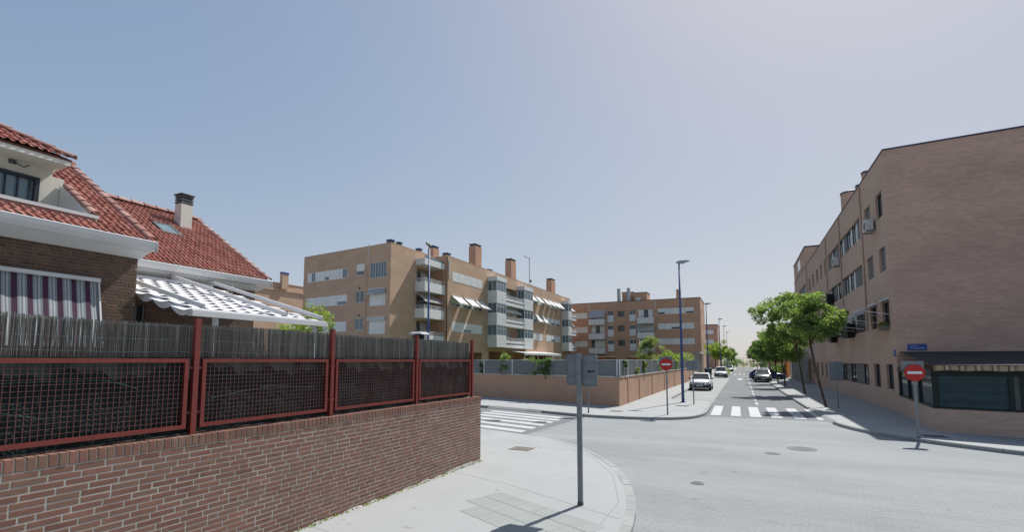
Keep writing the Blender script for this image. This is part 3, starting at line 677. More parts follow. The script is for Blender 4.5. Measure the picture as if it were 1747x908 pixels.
g = MB(); g.hexa([(HX2,5.41,4.74),(HX2+.04,5.41,4.74),(HX2+.04,10.33,4.74),(HX2,10.33,4.74)],[(HX2,5.41,4.87),(E2[0]-.03,5.41,4.87),(E2[0]-.03,10.46,4.87),(HX2,10.40,4.87)]); g.build('cornice','white_paint',h2)
chx, chy = -16.75, 9.45
c2 = MB(); c2.box(chx-.18,chx+.18,chy-.18,chy+.18,6.5,7.72); co = c2.build('chimney','cream',h2)
for k in range(3): MB().box(chx-.19,chx+.19,chy-.19,chy+.19,7.74+k*.095,7.80+k*.095).build('chimney_slat','metal_dark',co)
MB().box(chx-.13,chx+.13,chy-.13,chy+.13,7.72,8.02).build('chimney_core','black',co); MB().box(chx-.22,chx+.22,chy-.22,chy+.22,8.02,8.06).build('chimney_cap','metal_dark',co)
fl = MB(); fl.box(chx-.02,chx+.24,chy-.25,chy+.25,z2_(chx+.24)-.1,z2_(chx+.24)+.10); fl.build('flashing','tile_cap',co)
sk_ = MB(); xa, xb = -15.8, -16.45; up_ = .09
for (p, q, ya, yb2) in [(xa,xa-.07,8.36,8.94),(xb+.07,xb,8.36,8.94),(xa-.07,xb+.07,8.36,8.43),(xa-.07,xb+.07,8.87,8.94)]:
    sk_.hexa([(p,ya,z2_(p)),(q,ya,z2_(q)),(q,yb2,z2_(q)),(p,yb2,z2_(p))],[(p,ya,z2_(p)+up_),(q,ya,z2_(q)+up_),(q,yb2,z2_(q)+up_),(p,yb2,z2_(p)+up_)])
so = sk_.build('skylight','metal_dark',h2); p, q = xa-.07, xb+.07
MB().hexa([(p,8.43,z2_(p)+.03),(q,8.43,z2_(q)+.03),(q,8.87,z2_(q)+.03),(p,8.87,z2_(p)+.03)],[(p,8.43,z2_(p)+.07),(q,8.43,z2_(q)+.07),(q,8.87,z2_(q)+.07),(p,8.87,z2_(p)+.07)]).build('pane','glass_sky',so)
F2 = Fr((HX2,5.4),(0,1),(1,0))
bw_ = MB()
bw_.fb(F2,.55,1.75,3.0,3.92,.0,.05); w2 = bw_.build('window','black',h2)
for k in range(7): MB().fb(F2,.62+k*.175,.66+k*.175,3.0,3.92,.05,.08).build('bar','shutter_grey',w2)
MB().fb(F2,.2,.45,3.95,4.25,0,.25).build('vent_box','white_paint',h2)
for k, yy in enumerate((5.95,7.7,9.4)): MB().fb(F2,yy-5.4-.04,yy-5.4+.04,4.62,4.80,0,.20).build('awning_bracket','alu',h2)

# ---- white pergola awning of overlapping cloth panels
aw = thing('awning','white pergola awning of scalloped cloth rows sloping from the set back house','awning',(-9.3,7.1,.12))
A0, A1 = Vector((-13.85,0,4.62)), Vector((-9.45,0,3.45)); AY0, AY1 = 5.56, 8.72
sl_ = MB(); sl_.hexa([(A0.x,AY0,A0.z-.05),(A0.x,AY1,A0.z-.05),(A1.x,AY1,A1.z-.05),(A1.x,AY0,A1.z-.05)],[(A0.x,AY0,A0.z-.035),(A0.x,AY1,A0.z-.035),(A1.x,AY1,A1.z-.035),(A1.x,AY0,A1.z-.035)]); sl_.build('under_cloth','pergola_dark',aw)
NR, NC = 12, 10; dirv = (A1-A0); stp = dirv/NR; upv = Vector((-dirv.z,0,dirv.x)).normalized(); upv = upv if upv.z > 0 else -upv
pw = (AY1-AY0)/NC
def cloth_panel():
    mb = MB(); n = 6
    for j, s in enumerate((0,.35,.7,1.0)):
        for i in range(n+1):
            y = (i/n-.5)*pw*1.0; edge = math.sin(math.pi*i/n)
            p = stp*(s*(.98+.05*edge))+upv*(.004+(.003+.034*edge**4)*s**1.3); mb.v.append((p.x,y,p.z))
    m = n+1
    for j in range(3):
        for i in range(n): k = j*m+i; mb.f.append((k,k+1,k+m+1,k+m))
    return mb.mesh('cloth_panel','pergola_cloth',True)
cpm = cloth_panel()
for r_ in range(NR):
    for c_ in range(NC+1):
        y = AY0+(c_+.5-(.5 if r_ % 2 else 0))*pw
        if y > AY1+.01 or y < AY0-.01: continue
        p = A0+stp*r_; place(cpm,'cloth_panel',aw,(p.x,y,p.z))
for y in (5.74,7.62,8.66):
    MB().bar((A0.x,y,A0.z+.16),(A1.x+.1,y,A1.z+.10),.05,.09).build('rafter','white_paint',aw)
fbm = MB(); fbm.box(A1.x-.06,A1.x+.09,AY0-.02,AY1+.06,A1.z-.09,A1.z+.035); fbm.box(A1.x+.09,A1.x+.14,AY0-.04,AY1+.08,A1.z-.10,A1.z+.0); fbm.build('front_beam','white_paint',aw)
MB().box(A0.x-.05,A0.x+.05,AY0,AY1,A0.z-.03,A0.z+.06).build('wall_rail','alu',aw)
for y in (6.05,8.5): MB().box(A1.x-.04,A1.x+.04,y-.04,y+.04,.12,A1.z-.09).build('post','white_paint',aw)
# scalloped loose edge at the near side
sc = MB(); n = 56
for i in range(n+1):
    p = A0+dirv*(i/n); d_ = .05+.10*abs(math.sin(i/n*math.pi*7)); sc.v += [(p.x,AY0-.005,p.z+.02),(p.x,AY0-.012,p.z-d_)]
for i in range(n): sc.f.append((2*i,2*i+1,2*i+3,2*i+2))
sc.build('side_valance','pergola_cloth',aw)
# barbecue chimney with white cap in the yard
bq = thing('barbecue_chimney','dark louvred chimney top with white cap rising above the reed screen','chimney',(-7.0,9.45,.12))
bx_, by_ = -7.0, 9.45
MB().box(bx_-.12,bx_+.12,by_-.12,by_+.12,.12,2.98).build('stack','cream',bq)
for k in range(3): MB().box(bx_-.125,bx_+.125,by_-.125,by_+.125,2.99+k*.045,3.015+k*.045).build('louvre','black',bq)
MB().box(bx_-.08,bx_+.08,by_-.08,by_+.08,2.98,3.13).build('core','black',bq)
cp = MB()
for z0, z1, h0, h1 in ((3.13,3.165,.175,.165),(3.165,3.185,.165,.11)):
    cp.hexa([(bx_-h0,by_-h0,z0),(bx_+h0,by_-h0,z0),(bx_+h0,by_+h0,z0),(bx_-h0,by_+h0,z0)],[(bx_-h1,by_-h1,z1),(bx_+h1,by_-h1,z1),(bx_+h1,by_+h1,z1),(bx_-h1,by_+h1,z1)])
cp.build('cap','white_paint',bq)

# ------------------------------------------------------------------ foliage
def leaves(centres, radii, n, size, seed, flat=.75):
    """cloud of small leaf faces round clump centres"""
    r = np.random.RandomState(seed); C = np.array(centres, float); Rr = np.array(radii, float)
    idx = r.randint(0, len(C), n); d = r.normal(size=(n,3)); d /= np.linalg.norm(d, axis=1)[:,None]
    P = C[idx]+d*(Rr[idx]*(.35+.65*r.rand(n)**.5))[:,None]*np.array([1,1,flat])
    a = r.normal(size=(n,3)); a[:,2] *= .45; a /= np.linalg.norm(a, axis=1)[:,None]; b = r.normal(size=(n,3)); b -= a*(a*b).sum(1)[:,None]; b /= np.linalg.norm(b, axis=1)[:,None]
    s = size*(.6+.8*r.rand(n))[:,None]; A = a*s; B = b*s*.42; up = np.cross(a,b)*s*.18
    V = np.stack([P-A, P-B*.9+up, P+A*1.0, P+B*.9+up], 1).reshape(-1,3)
    return V, np.arange(4*n).reshape(-1,4)
def leaf_mesh(V, Fc, name, m):
    me = bpy.data.meshes.new(name); me.vertices.add(len(V)); me.vertices.foreach_set('co', V.ravel())
    me.loops.add(Fc.size); me.loops.foreach_set('vertex_index', Fc.ravel().astype(np.int32)); me.polygons.add(len(Fc))
    me.polygons.foreach_set('loop_start', np.arange(0, Fc.size, 4, dtype=np.int32)); me.polygons.foreach_set('loop_total', np.full(len(Fc), 4, dtype=np.int32))
    me.update(calc_edges=True); me.validate(); me.materials.append(MATS[m]); return me
def tree(name, label, base, fork, ells, nclump, nleaf, size, m, r0=.07, seed=1, group=None, crad=.45, mid=None):
    """base/fork: trunk ends; ells: list of (centre, radii) ellipsoids that shape the crown"""
    rs = random.Random(seed); t = thing(name, label, 'tree' if 'tree' in name else 'shrub', base, group)
    base, fork = Vector(base), Vector(fork); md = Vector(mid) if mid else base.lerp(fork,.5)+Vector((rs.uniform(-.06,.06),rs.uniform(-.06,.06),0))
    tk = MB(); tk.tube([base-Vector((0,0,.05)), base+Vector((0,0,.02)), base.lerp(md,.5), md, md.lerp(fork,.5), fork],[r0*1.35,r0*1.15,r0,r0*.92,r0*.85,r0*.78],8)
    cen, rad = [], []
    for k in range(nclump):
        c, e = ells[k % len(ells)]; c = Vector(c)
        while True:
            p = Vector((rs.uniform(-1,1),rs.uniform(-1,1),rs.uniform(-1,1)))
            if .25 < p.length < 1: break
        q = c+Vector((p.x*e[0],p.y*e[1],p.z*e[2])); cen.append(tuple(q)); rad.append(crad*rs.uniform(.55,1.25))
    main = []
    for c, e in ells:
        c = Vector(c); mp = fork.lerp(c,.55)+Vector((0,0,.15*e[2])); main.append(mp); tk.tube([fork-Vector((0,0,.1)), fork.lerp(mp,.5)+Vector((rs.uniform(-.1,.1),rs.uniform(-.1,.1),.05)), mp, c],[r0*.62,r0*.5,r0*.38,r0*.2],6)
    for k, q in enumerate(cen):
        if k % 2 == 0 or nclump < 40:
            s_ = main[k % len(main)]; qv = Vector(q); tk.tube([s_, s_.lerp(qv,.5)+Vector((0,0,.12)), qv],[r0*.30,r0*.2,r0*.08],4,cap=False)
    tk.build('trunk','wood_bark',t,smooth=True)
    V, Fc = leaves(cen, rad, nleaf, size, seed); place(leaf_mesh(V, Fc, 'crown', m), 'crown', t)
    return t
def climber(name, label, x, y, z, w, d, h, n, size, m, seed, group=None):
    rs = random.Random(seed); t = thing(name, label, 'plant', (x,y,z), group)
    cen = [(x+rs.gauss(0,w*.4), y+rs.gauss(0,d*.4), z+rs.uniform(.08,h)) for k in range(max(6,n//45))]
    st = MB()
    for k in range(3): st.tube([(x+rs.uniform(-.1,.1),y+rs.uniform(-.1,.1),z-.25),(x+rs.uniform(-.15,.15),y+rs.uniform(-.15,.15),z+h*.5),cen[k]],[.016,.012,.006],5)
    st.build('stem','wood_bark',t); V, Fc = leaves(cen,[min(w,h)*.30]*len(cen),n,size,seed); place(leaf_mesh(V,Fc,'foliage',m),'foliage',t)
    return t

# ------------------------------------------------------------------ low garden wall with mesh fence (far corner)
LA, LB = Vector((-15.9,28.35)), Vector((-5.92,25.38)); lu = (LB-LA).normalized()
far_a = LA-lu*26
lw = thing('garden_wall','low orange rendered garden wall with pale coping round the far corner','wall',(-5.92,25.4,.12))
FA = Fr(far_a,(lu.x,lu.y),(lu.y,-lu.x)); La = (LB-far_a).length
FB = Fr(LB,(0.004,1),(1,-0.004)); Lb = 46.0
w_ = MB(); w_.prism([tuple(far_a),tuple(LB),FB.p(Lb,0)[:2],FB.p(Lb,0,-.25)[:2],FB.p(.25,0,-.25)[:2],FA.p(0,0,-.25)[:2]],.1,1.60); w_.build('wall_body','lowwall',lw)
s = 0
while s < La-.05:
    e = min(s+1.0,La+.03); MB().fb(FA,s+.004,e-.004,1.602,1.655,-.28,.03).build('coping_stone','coping',lw); s += 1.0
s = .0
while s < Lb:
    MB().fb(FB,s+.035,min(s+1.03,Lb),1.602,1.655,-.28,.03).build('coping_stone','coping',lw); s += 1.0
for s in (2.0,5.2,9.8,15.5,21.5,28,35): MB().fb(FB,s,s+.16,.12,1.60,0,.035).build('pilaster','lowwall',lw)
mf = thing('mesh_fence','white post mesh fence with grey screening on top of the low orange wall','fence',(-6.05,25.5,1.655))
def mesh_run(F, L, seg):
    n = int(L//seg)
    for k in range(n+1):
        a = L-k*seg
        if a < .02: break
        MB().fb(F,a-.025,a+.025,1.655,2.56,-.15,-.10).build('post','alu',mf)
        b = max(a-seg,0); wr = MB()
        for j in range(8):
            z = 1.70+j*.118; wr.fb(F,b+.03,a-.03,z-.006,z+.006,-.115,-.105)
        x = b+.1
        while x < a-.05: wr.fb(F,x-.003,x+.003,1.68,2.54,-.106,-.101); x += .1
        wr.build('mesh_panel','wire_grey',mf,kind='stuff')
        sc_ = MB(); m = 10
        for i in range(m):
            a_, b_ = b+.03+(a-b-.06)*i/m, b+.03+(a-b-.06)*(i+1)/m; d_ = -.135+.012*math.sin(i*2.1); d2_ = -.135+.012*math.sin((i+1)*2.1)
            sc_.add([F.p(a_,1.67,d_),F.p(b_,1.67,d2_),F.p(b_,2.50,d2_),F.p(a_,2.50,d_)],[(0,1,2,3)])
        sc_.build('screen','screening',mf)
        MB().fb(F,b,a,2.545,2.565,-.115,-.10).build('top_rail','alu',mf)
mesh_run(FA, La-.03, 2.55); mesh_run(Fr(FB.p(Lb,0)[:2],(-0.004,-1),(1,-0.004)), Lb-.1, 2.6)
sheet('garden_ground', [tuple(FA.p(0,0,-.3)[:2]),tuple(FA.p(La-.2,0,-.3)[:2]),(-6.3,92),(-31,92),(-45,60)], .135, 'lawn')
gi = 0
for x, y, w, h, n, m, lb in [(-5.98,26.9,.28,.85,420,'leaf_dark','climbing plant nearest the corner of the low orange wall, at its fence'),
    (-5.98,30.2,.25,.50,260,'leaf_yellow','small yellow green climber on the corner fence, left of the taller climber'),
    (-5.98,32.6,.32,.95,520,'leaf_yellow','tall yellow green climber on the corner fence just left of the no entry sign'),
    (-6.0,38.5,.4,.75,380,'leaf_street','green climber on the street side fence right of the no entry sign'),
    (-6.0,43.5,.5,.85,420,'leaf_dark','dark climber on the street side fence beside the blue lamp post'),
    (-6.0,49.0,.6,.95,420,'leaf_yellow','farthest yellow climber on the street side fence'),
    (-10.7,26.85,.75,1.0,900,'leaf_dark','wide dark green bush against the corner fence left of the double sign'),
    (-12.2,27.9,.6,.9,500,'leaf_olive','olive bush behind the corner fence, between two green bushes'),
    (-14.0,28.1,.7,1.25,700,'leaf_street','light green bush showing above the corner fence by the white canopy'),
    (-15.9,28.5,.25,.85,420,'leaf_dark','dark climber on the corner fence right beside the brick wall end')]:
    climber('climbing_plant',lb,x,y,1.66,w,w*.6,h,n,.075,m,40+gi,'plants along the corner fence'); gi += 1

# ------------------------------------------------------------------ apartment block, middle
b1 = thing('apartment_block','long orange brick apartment block with white bays and window awnings behind the corner wall','building',(-36,60,.1))
P0 = Vector((-30.95,36.95)); ud = Vector((-13.8,1.3)).normalized(); FL = Fr(P0,(ud.x,ud.y),(ud.y,-ud.x))
if FL.n.y > 0: FL.n = -FL.n
FS = Fr((-30.95,36.95),(0,1),(1,0)); FM = Fr((-29.5,44.7),(0,1),(1,0)); LM = 42.7
ZT = 14.15
lh = []
for k in range(3):
    dz = -2.83*k
    lh += [(6.2,12.8,11.2+dz,12.26+dz),(3.72,4.95,11.3+dz,12.5+dz),(.62,2.92,10.8+dz,12.4+dz)]
wl = wall_holes(MB(),FL,0,13.5,.1,ZT,lh,.16)
wl.quad(FL.p(13.5,.1),FL.p(13.5,.1,-16),FL.p(13.5,ZT,-16),FL.p(13.5,ZT))
wl.build('wall','facade_light',b1)
kinds = [[(.5,'p'),(.45,'g'),(1.1,'s'),(.5,'h'),(1.1,'s'),(.4,'p'),(.55,'g')],[(1.1,'s'),(1.1,'s'),(1.1,'s'),(1.0,'h')],[(1.1,'s'),(1.1,'s'),(.5,'g'),(1.1,'s')]]
for k in range(3):
    dz = -2.83*k
    window(b1,FL,6.2,12.8,11.2+dz,12.26+dz,kinds[k][::-1],glass='glass_sky',depth=.06); window(b1,FL,3.72,4.95,11.3+dz,12.5+dz,[(1,'g' if k else 'h')],glass='glass_sky',depth=.12)
    window(b1,FL,.62,2.92,10.8+dz,12.4+dz,[(1,'g'),(1,'g'),(1,'g')] if k == 0 else [(.35,'p'),(1.6,'s')],glass='glass_sky',depth=.12)
toldo(b1,FL,.55,2.95,12.5-2.83,.35,.38,'stripes_grey'); toldo(b1,FL,.6,3.1,12.45-5.66,.12,.1)
MB().fb(FL,3.30,3.37,4.2,12.2,0,.06).build('drain_pipe','facade_light',b1); MB().fb(FL,3.12,3.18,12.2,14.5,.0,.05).build('flue_pipe','alu',b1)
for z in (9.95,7.15): MB().lathe([(.10,0),(.10,.05)],FL.p(4.3,z,.05),'y',10).build('vent_grille','black',b1)
sh = [(4.2,7.6,4.5+2.83*k,6.75+2.83*k) for k in range(3)]
ws = wall_holes(MB(),FS,0,7.75,.1,ZT,sh,1.2); ws.build('wall','facade_light',b1)
MB().box(-30.95,-29.5,44.7,44.85,.1,ZT+.12).build('side_wall','facade_orange',b1)
for k in range(3):
    zb = 4.15+2.83*k; s_ = MB(); s_.fb(FS,3.95,7.7,zb,zb+.14,0,1.25); bo = s_.build('balcony','panel_white',b1)
    MB().fb(FS,3.95,7.7,zb+.141,zb+1.02,1.17,1.25).build('parapet','panel_white',bo); MB().fb(FS,3.95,4.03,zb+.141,zb+1.02,0,1.168).build('parapet','panel_white',bo)
    for j in range(3):
        MB().fb(FS,3.95,7.7,zb+1.10+j*.14,zb+1.14+j*.14,1.19,1.23).build('rail','alu',bo); MB().fb(FS,3.97,4.01,zb+1.10+j*.14,zb+1.14+j*.14,0,1.19).build('rail','alu',bo)
    for a in (3.97,5.2,6.4,7.64): MB().fb(FS,a-.02,a+.02,zb+1.02,zb+1.42,1.19,1.228).build('baluster','alu',bo)
    window(b1,FS,4.2,7.6,zb+.35,zb+2.6,[(1,'g'),(1,'g'),(1,'s')] if k != 1 else [(1,'s'),(1,'g'),(1,'g')],depth=1.2,glass='glass_sky')
tp = MB(); tp.fb(FS,3.95,7.7,12.75,13.3,1.1,1.2); tp.fb(FS,3.95,7.7,12.65,12.75,0,1.2); tp.fb(FS,3.95,4.05,12.75,13.3,0,1.1); tpo = tp.build('balcony_roof','panel_white',b1)
for k in range(4): MB().fb(FS,4.1+k*.9,4.85+k*.9,13.32,13.62,1.10,1.14).build('glass_panel','glass_sky',tpo)
toldo(b1,FS,4.05,7.6,9.6,.95,.75,'stripes_brown',1.18-.95)
# main facade
mh = []
for k in range(3):
    dz = -2.87*k; mh += [(1.1,8.1,11.55+dz,12.65+dz),(22.6,28.4,11.5+dz,12.6+dz),(30.0,36.6,11.5+dz,12.6+dz),(12.3,18.7,10.0+dz,12.7+dz)]
mh += [(1.2,8.2,.2,3.5),(9.9,16.5,.2,3.7),(17.2,24,.2,3.5),(25,33,.2,3.4)]
wm = wall_holes(MB(),FM,0,LM,.1,ZT,mh,.16); wm.quad(FM.p(LM,.1),FM.p(LM,.1,-15),FM.p(LM,ZT,-15),FM.p(LM,ZT)); wm.build('wall','facade_light',b1)
pat = [[(1,'s'),(.9,'s'),(1,'s'),(.9,'s'),(1,'s')],[(1.2,'h'),(.5,'p'),(1.2,'h'),(.5,'p'),(1.2,'h')],[(1,'s'),(.6,'p'),(1.2,'h'),(.5,'p'),(1.2,'s')],[(1,'g'),(.5,'p'),(1,'h'),(.6,'p'),(1,'g')]]
for k in range(3):
    dz = -2.87*k
    for i, (a0, a1) in enumerate([(1.1,8.1),(22.6,28.4),(30.0,36.6)]):
        window(b1,FM,a0,a1,(11.55 if i == 0 else 11.5)+dz,(12.65 if i == 0 else 12.6)+dz,pat[(k+i*2) % 4],glass='glass_sky',depth=.05)
    window(b1,FM,12.3,18.7,10.0+dz,12.7+dz,[(1,'g'),(1,'s'),(1,'g'),(.8,'p')],depth=1.3,glass='glass')
for a in (1.0,3.7,6.3): toldo(b1,FM,a,a+2.1,12.75-2.87,1.05,.85)
for a in (22.4,25.2,28.2,30.6,32.9,35.0): toldo(b1,FM,a,a+1.9,12.75,1.0,.95)
for a in (25.0,27.4): toldo(b1,FM,a,a+1.7,12.7-2.87,.9,1.1)
MB().box(-30.95,-29.62,44.86,LM+44.6,.1,.2).build('plinth','facade_light',b1)
MB().fb(FM,.4,8.6,3.55,3.6,-3,-.17).build('soffit','panel_white',b1)
for a in (9.1,16.9,24.5,33.5): MB().fb(FM,a-.3,a+.3,.12,3.5,-1.2,-.17).build('pillar','facade_orange',b1)
MB().fb(FM,.1,LM-.1,.12,3.9,-4.2,-4.1).build('inner_wall','facade_orange',b1)
def white_bay(a0, a1, out, nz=3):
    for k in range(nz):
        zb = 4.25+2.87*k
        q = MB(); q.fb(FM,a0,a1,zb,zb+1.5,.002,out); bo = q.build('bay','panel_white',b1)
        for j in range(4): MB().fb(FM,a0-.008,a1+.008,zb+.1+j*.36,zb+.125+j*.36,out,out+.008).build('bay_joint','alu',bo)
        fr = MB(); z0, z1 = zb+1.5, zb+2.87
        fr.fb(FM,a0,a1,z0,z0+.06,.002,out); fr.fb(FM,a0,a1,z1-.06,z1-.002,.002,out)
        m = max(2, int((a1-a0)/.8))
        for j in range(m+1):
            a = a0+(a1-a0-.06)*j/m; fr.fb(FM,a,a+.06,z0+.06,z1-.06,out-.06,out)
        fr.fb(FM,a0,a0+.05,z0+.06,z1-.06,.01,.08); fr.fb(FM,a0+.06,a1,z0+.9,z0+.94,out-.045,out-.01); fr.fb(FM,a0,a0+.05,z0+.06,z1-.06,out*.5-.03,out*.5+.03)
        fo = fr.build('bay_window','alu',b1)
        MB().fb(FM,a0+.06,a1-.06,z0+.06,z1-.06,out-.035,out-.025).build('pane','glass_sky',fo); MB().fb(FM,a0+.02,a0+.03,z0+.06,z1-.06,.03,out-.04).build('pane','glass_sky',fo)
    MB().fb(FM,a0-.05,a1+.05,4.25+2.87*nz,4.25+2.87*nz+.55,.0,out+.05).build('bay_roof','panel_white',b1)
white_bay(9.55,12.25,1.35); white_bay(18.75,21.9,1.1); white_bay(37.8,39.6,1.3)
def open_balcony(a0, a1, out, k, ac=False):
    zb = 4.25+2.87*k; q = MB(); q.fb(FM,a0,a1,zb,zb+.16,.002,out); bo = q.build('balcony','panel_white',b1)
    MB().fb(FM,a0,a1,zb+.162,zb+.95,out-.10,out).build('parapet','panel_white',bo); MB().fb(FM,a0,a1,zb+.45,zb+.62,out+.001,out+.012).build('parapet_band','shutter_grey',bo)
    for j in range(2): MB().fb(FM,a0,a1,zb+1.12+j*.2,zb+1.16+j*.2,out-.08,out-.04).build('rail','alu',bo)
    n = 5
    for j in range(n):
        x0, x1 = a0+(a1-a0)*j/n, a0+(a1-a0)*(j+1)/n; MB().bar(FM.p(x0,zb+.96,out-.06),FM.p(x1,zb+1.34,out-.06),.03).build('rail_brace','alu',bo); MB().fb(FM,x0,x0+.04,zb+.95,zb+1.36,out-.08,out-.04).build('baluster','alu',bo)
    if ac: MB().fb(FM,a1-2.2,a1-1.4,zb+1.6,zb+2.15,.02,.32).build('air_conditioner','ac_white',b1)
for k in range(3): open_balcony(12.3,18.7,1.05,k,k == 1)
for k in range(3): open_balcony(39.65,42.6,1.2,k)
toldo(b1,FM,12.5,18.5,9.85,.8,.6); toldo(b1,FM,39.7,42.6,12.7,1.0,.8); toldo(b1,FM,39.7,42.6,9.8,.9,.8,'stripes_brown')
# terrace canopy on the ground floor
cn = MB(); cn.hexa([FM.p(15.4,3.85,.0),FM.p(30,3.85,0),FM.p(30,3.55,2.6),FM.p(15.4,3.55,2.6)],[FM.p(15.4,3.9,.0),FM.p(30,3.9,0),FM.p(30,3.6,2.6),FM.p(15.4,3.6,2.6)]); cno = cn.build('terrace_canopy','awning_white',b1)
for k in range(24): MB().fb(FM,15.4+k*.608,15.4+k*.608+.56,3.32-(.05 if k % 2 else 0),3.57,2.6,2.62).build('valance','awning_white',cno)
for a in (15.6,20.4,25.2,29.8): MB().fb(FM,a-.04,a+.04,.12,3.5,2.48,2.56).build('canopy_post','alu',cno)
# roof, parapets and chimneys
rf = MB(); rf.prism([tuple(FL.p(13.4,0,-.1)[:2]),(-31.06,37.06),(-31.06,44.86),(-29.62,44.86),(-29.62,87.3),(-44.4,87.3)],ZT-.6,ZT-.3); b1r = rf.build('roof','coping',b1)
cpn = MB(); cpn.fb(FL,-.006,13.51,ZT,ZT+.07,-.2,.006); cpn.fb(FS,.01,7.7,ZT,ZT+.07,-.2,.006); cpn.fb(FM,0,LM+.006,ZT+.12,ZT+.19,-.2,.006); cpn.build('parapet_cap','lowwall',b1)
MB().fb(FM,0.002,LM,ZT,ZT+.12,-.16,-.002).build('parapet','facade_light',b1)
def chim(par, x, y, z0, z1, w=.9, d=.9, cap=True, m='facade_orange'):
    o = MB().box(x-w/2,x+w/2,y-d/2,y+d/2,z0,z1).build('chimney',m,par)
    if cap:
        MB().box(x-w*.42,x+w*.42,y-d*.42,y+d*.42,z1,z1+.22).build('chimney_louvre','metal_dark',o); MB().box(x-w*.52,x+w*.52,y-d*.52,y+d*.52,z1+.22,z1+.30).build('chimney_cap','plate_blue' if w < .85 else 'metal_dark',o)
    return o
chim(b1,-32,38.1,13.8,14.5,.7,.6); chim(b1,-31.3,38.6,13.8,14.3,.5,.5); chim(b1,-33,44.2,13.8,15.0,.6,.6); chim(b1,-33.5,47.8,13.8,16.1,.8,1.2); chim(b1,-33.2,50.2,13.8,15.7,.8,.9)
chim(b1,-31.0,53.6,13.8,17.3,1.0,1.6); chim(b1,-31,64.2,13.8,17.4,1.0,1.7); chim(b1,-31.2,81.5,13.8,17.1,1.0,2.0); chim(b1,-32.5,60.2,13.8,15.3,.6,1.2); chim(b1,-32.5,68.5,13.8,15.2,.6,1.2)
MB().box(-33.5,-31.5,74.5,78.5,13.8,15.0).build('stair_box','facade_orange',b1)
an = MB(); an.tube([(-31.5,72.4,13.8),(-31.5,72.4,19.6)],.05,6); an.bar((-31.5,70.2,19.5),(-31.5,72.6,19.5),.05); an.bar((-31.5,70.4,19.35),(-31.5,70.4,19.65),.04); an.bar((-31.5,71.2,19.35),(-31.5,71.2,19.65),.04); an.lathe([(.05,0),(.5,.18),(.52,.2)],(-31.6,71.0,14.5),'x',14); an.lathe([(.02,0),(.25,.3),(.02,.6)],(-31.5,73.0,15.5),'z',8); an.build('antenna','metal_dark',b1)
for a in (.45,): MB().fb(FM,a,a+.10,11.8,13.9,0,.07).build('flue_pipe','alu',b1)
for a in (10.2,19.9,24.2,28.0,31.5): MB().fb(FM,a,a+.12,13.4,14.15,.001,.06).build('flue_pipe','alu',b1)

# ------------------------------------------------------------------ apartment block across the end of the garden
b2 = thing('apartment_block','orange brick apartment block with stacked white balconies at the end of the garden','building',(-20,96,.1))
FZ = Fr((-40,92),(1,0),(0,-1)); X = lambda x: x+40
ZB = 13.85; hz = []
for k in range(3):
    dz = -2.8*k
    hz += [(X(-30.2),X(-27.5),10.85+dz,12.05+dz),(X(-26.8),X(-24.1),9.75+dz,12.15+dz),(X(-23.5),X(-22.3),10.0+dz,12.2+dz),(X(-21.5),X(-20.2),10.95+dz,12.05+dz),(X(-19.3),X(-18.05),10.05+dz,12.2+dz),(X(-17.5),X(-14.9),9.75+dz,12.15+dz),(X(-14),X(-7.7),11.1+dz,12.2+dz)]
hz += [(X(-30),X(-22),.2,3.3),(X(-20),X(-15),.2,3.3)]
wz = wall_holes(MB(),FZ,0,X(-6.6),.1,ZB,hz,.2); wz.build('wall','facade_orange',b2)
FE = Fr((-6.6,92),(0,1),(1,0)); eh = []
for k in range(3): eh += [(2.2,2.9,10.9-2.8*k,12.2-2.8*k),(6.0,6.7,10.9-2.8*k,12.2-2.8*k)]
wall_holes(MB(),FE,0,10.5,.1,ZB,eh,.2).build('wall','facade_light',b2)
for h in eh: window(b2,FE,*h,[(1,'k')],depth=.18)
ptn = [[(1,'h'),(1,'p'),(1,'s'),(.9,'p'),(1.1,'h')],[(1,'p'),(.8,'s'),(1.1,'h'),(.8,'s'),(1.1,'p')],[(1,'s'),(1,'p'),(1,'s'),(.9,'p'),(1,'s')]]
for k in range(3):
    dz = -2.8*k
    window(b2,FZ,X(-30.2),X(-27.5),10.85+dz,12.05+dz,[(1,'p'),(1.2,'s')]); window(b2,FZ,X(-14),X(-7.7),11.1+dz,12.2+dz,ptn[k],depth=.1)
    window(b2,FZ,X(-21.5),X(-20.2),10.95+dz,12.05+dz,[(1,'g'),(1,'g')],frame='shutter_grey')
    for x0, x1, oc in ((-23.5,-22.3,'leaf_yellow'),(-19.3,-18.05,None)):
        MB().fb(FZ,X(x0)+.02,X(x1)-.02,10.02+dz,11.25+dz,-.16,.03).build('utility_panel','panel_white',b2); window(b2,FZ,X(x0)+.02,X(x1)-.02,11.26+dz,12.18+dz,[(1,'g'),(1,'g')] if k < 2 else [(1,'k'),(1,'k')])
    for n_, (x0, x1) in enumerate(((-27.0,-23.95),(-17.65,-14.7))):
        zb = 9.45+dz; bo = MB().fb(FZ,X(x0),X(x1),zb,zb+.15,.002,1.1).build('balcony','panel_white',b2)
        MB().fb(FZ,X(x0),X(x1),zb+.152,zb+1.1,1.02,1.1).build('parapet','panel_white',bo); MB().fb(FZ,X(x1)-.08,X(x1),zb+.152,zb+1.1,.002,1.018).build('parapet','panel_white',bo); MB().fb(FZ,X(x0),X(x0)+.08,zb+.152,zb+1.1,.002,1.018).build('parapet','panel_white',bo)
        MB().fb(FZ,X(x0),X(x1),zb+1.28,zb+1.33,1.03,1.08).build('rail','metal_dark',bo)
        window(b2,FZ,X(x0)+.2,X(x1)-.2,9.75+dz,12.15+dz,[(1,'s'),(1,'k'),(1,'s')] if (k+n_) % 2 else [(.8,'g'),(1.2,'s'),(1,'s')],depth=.2)
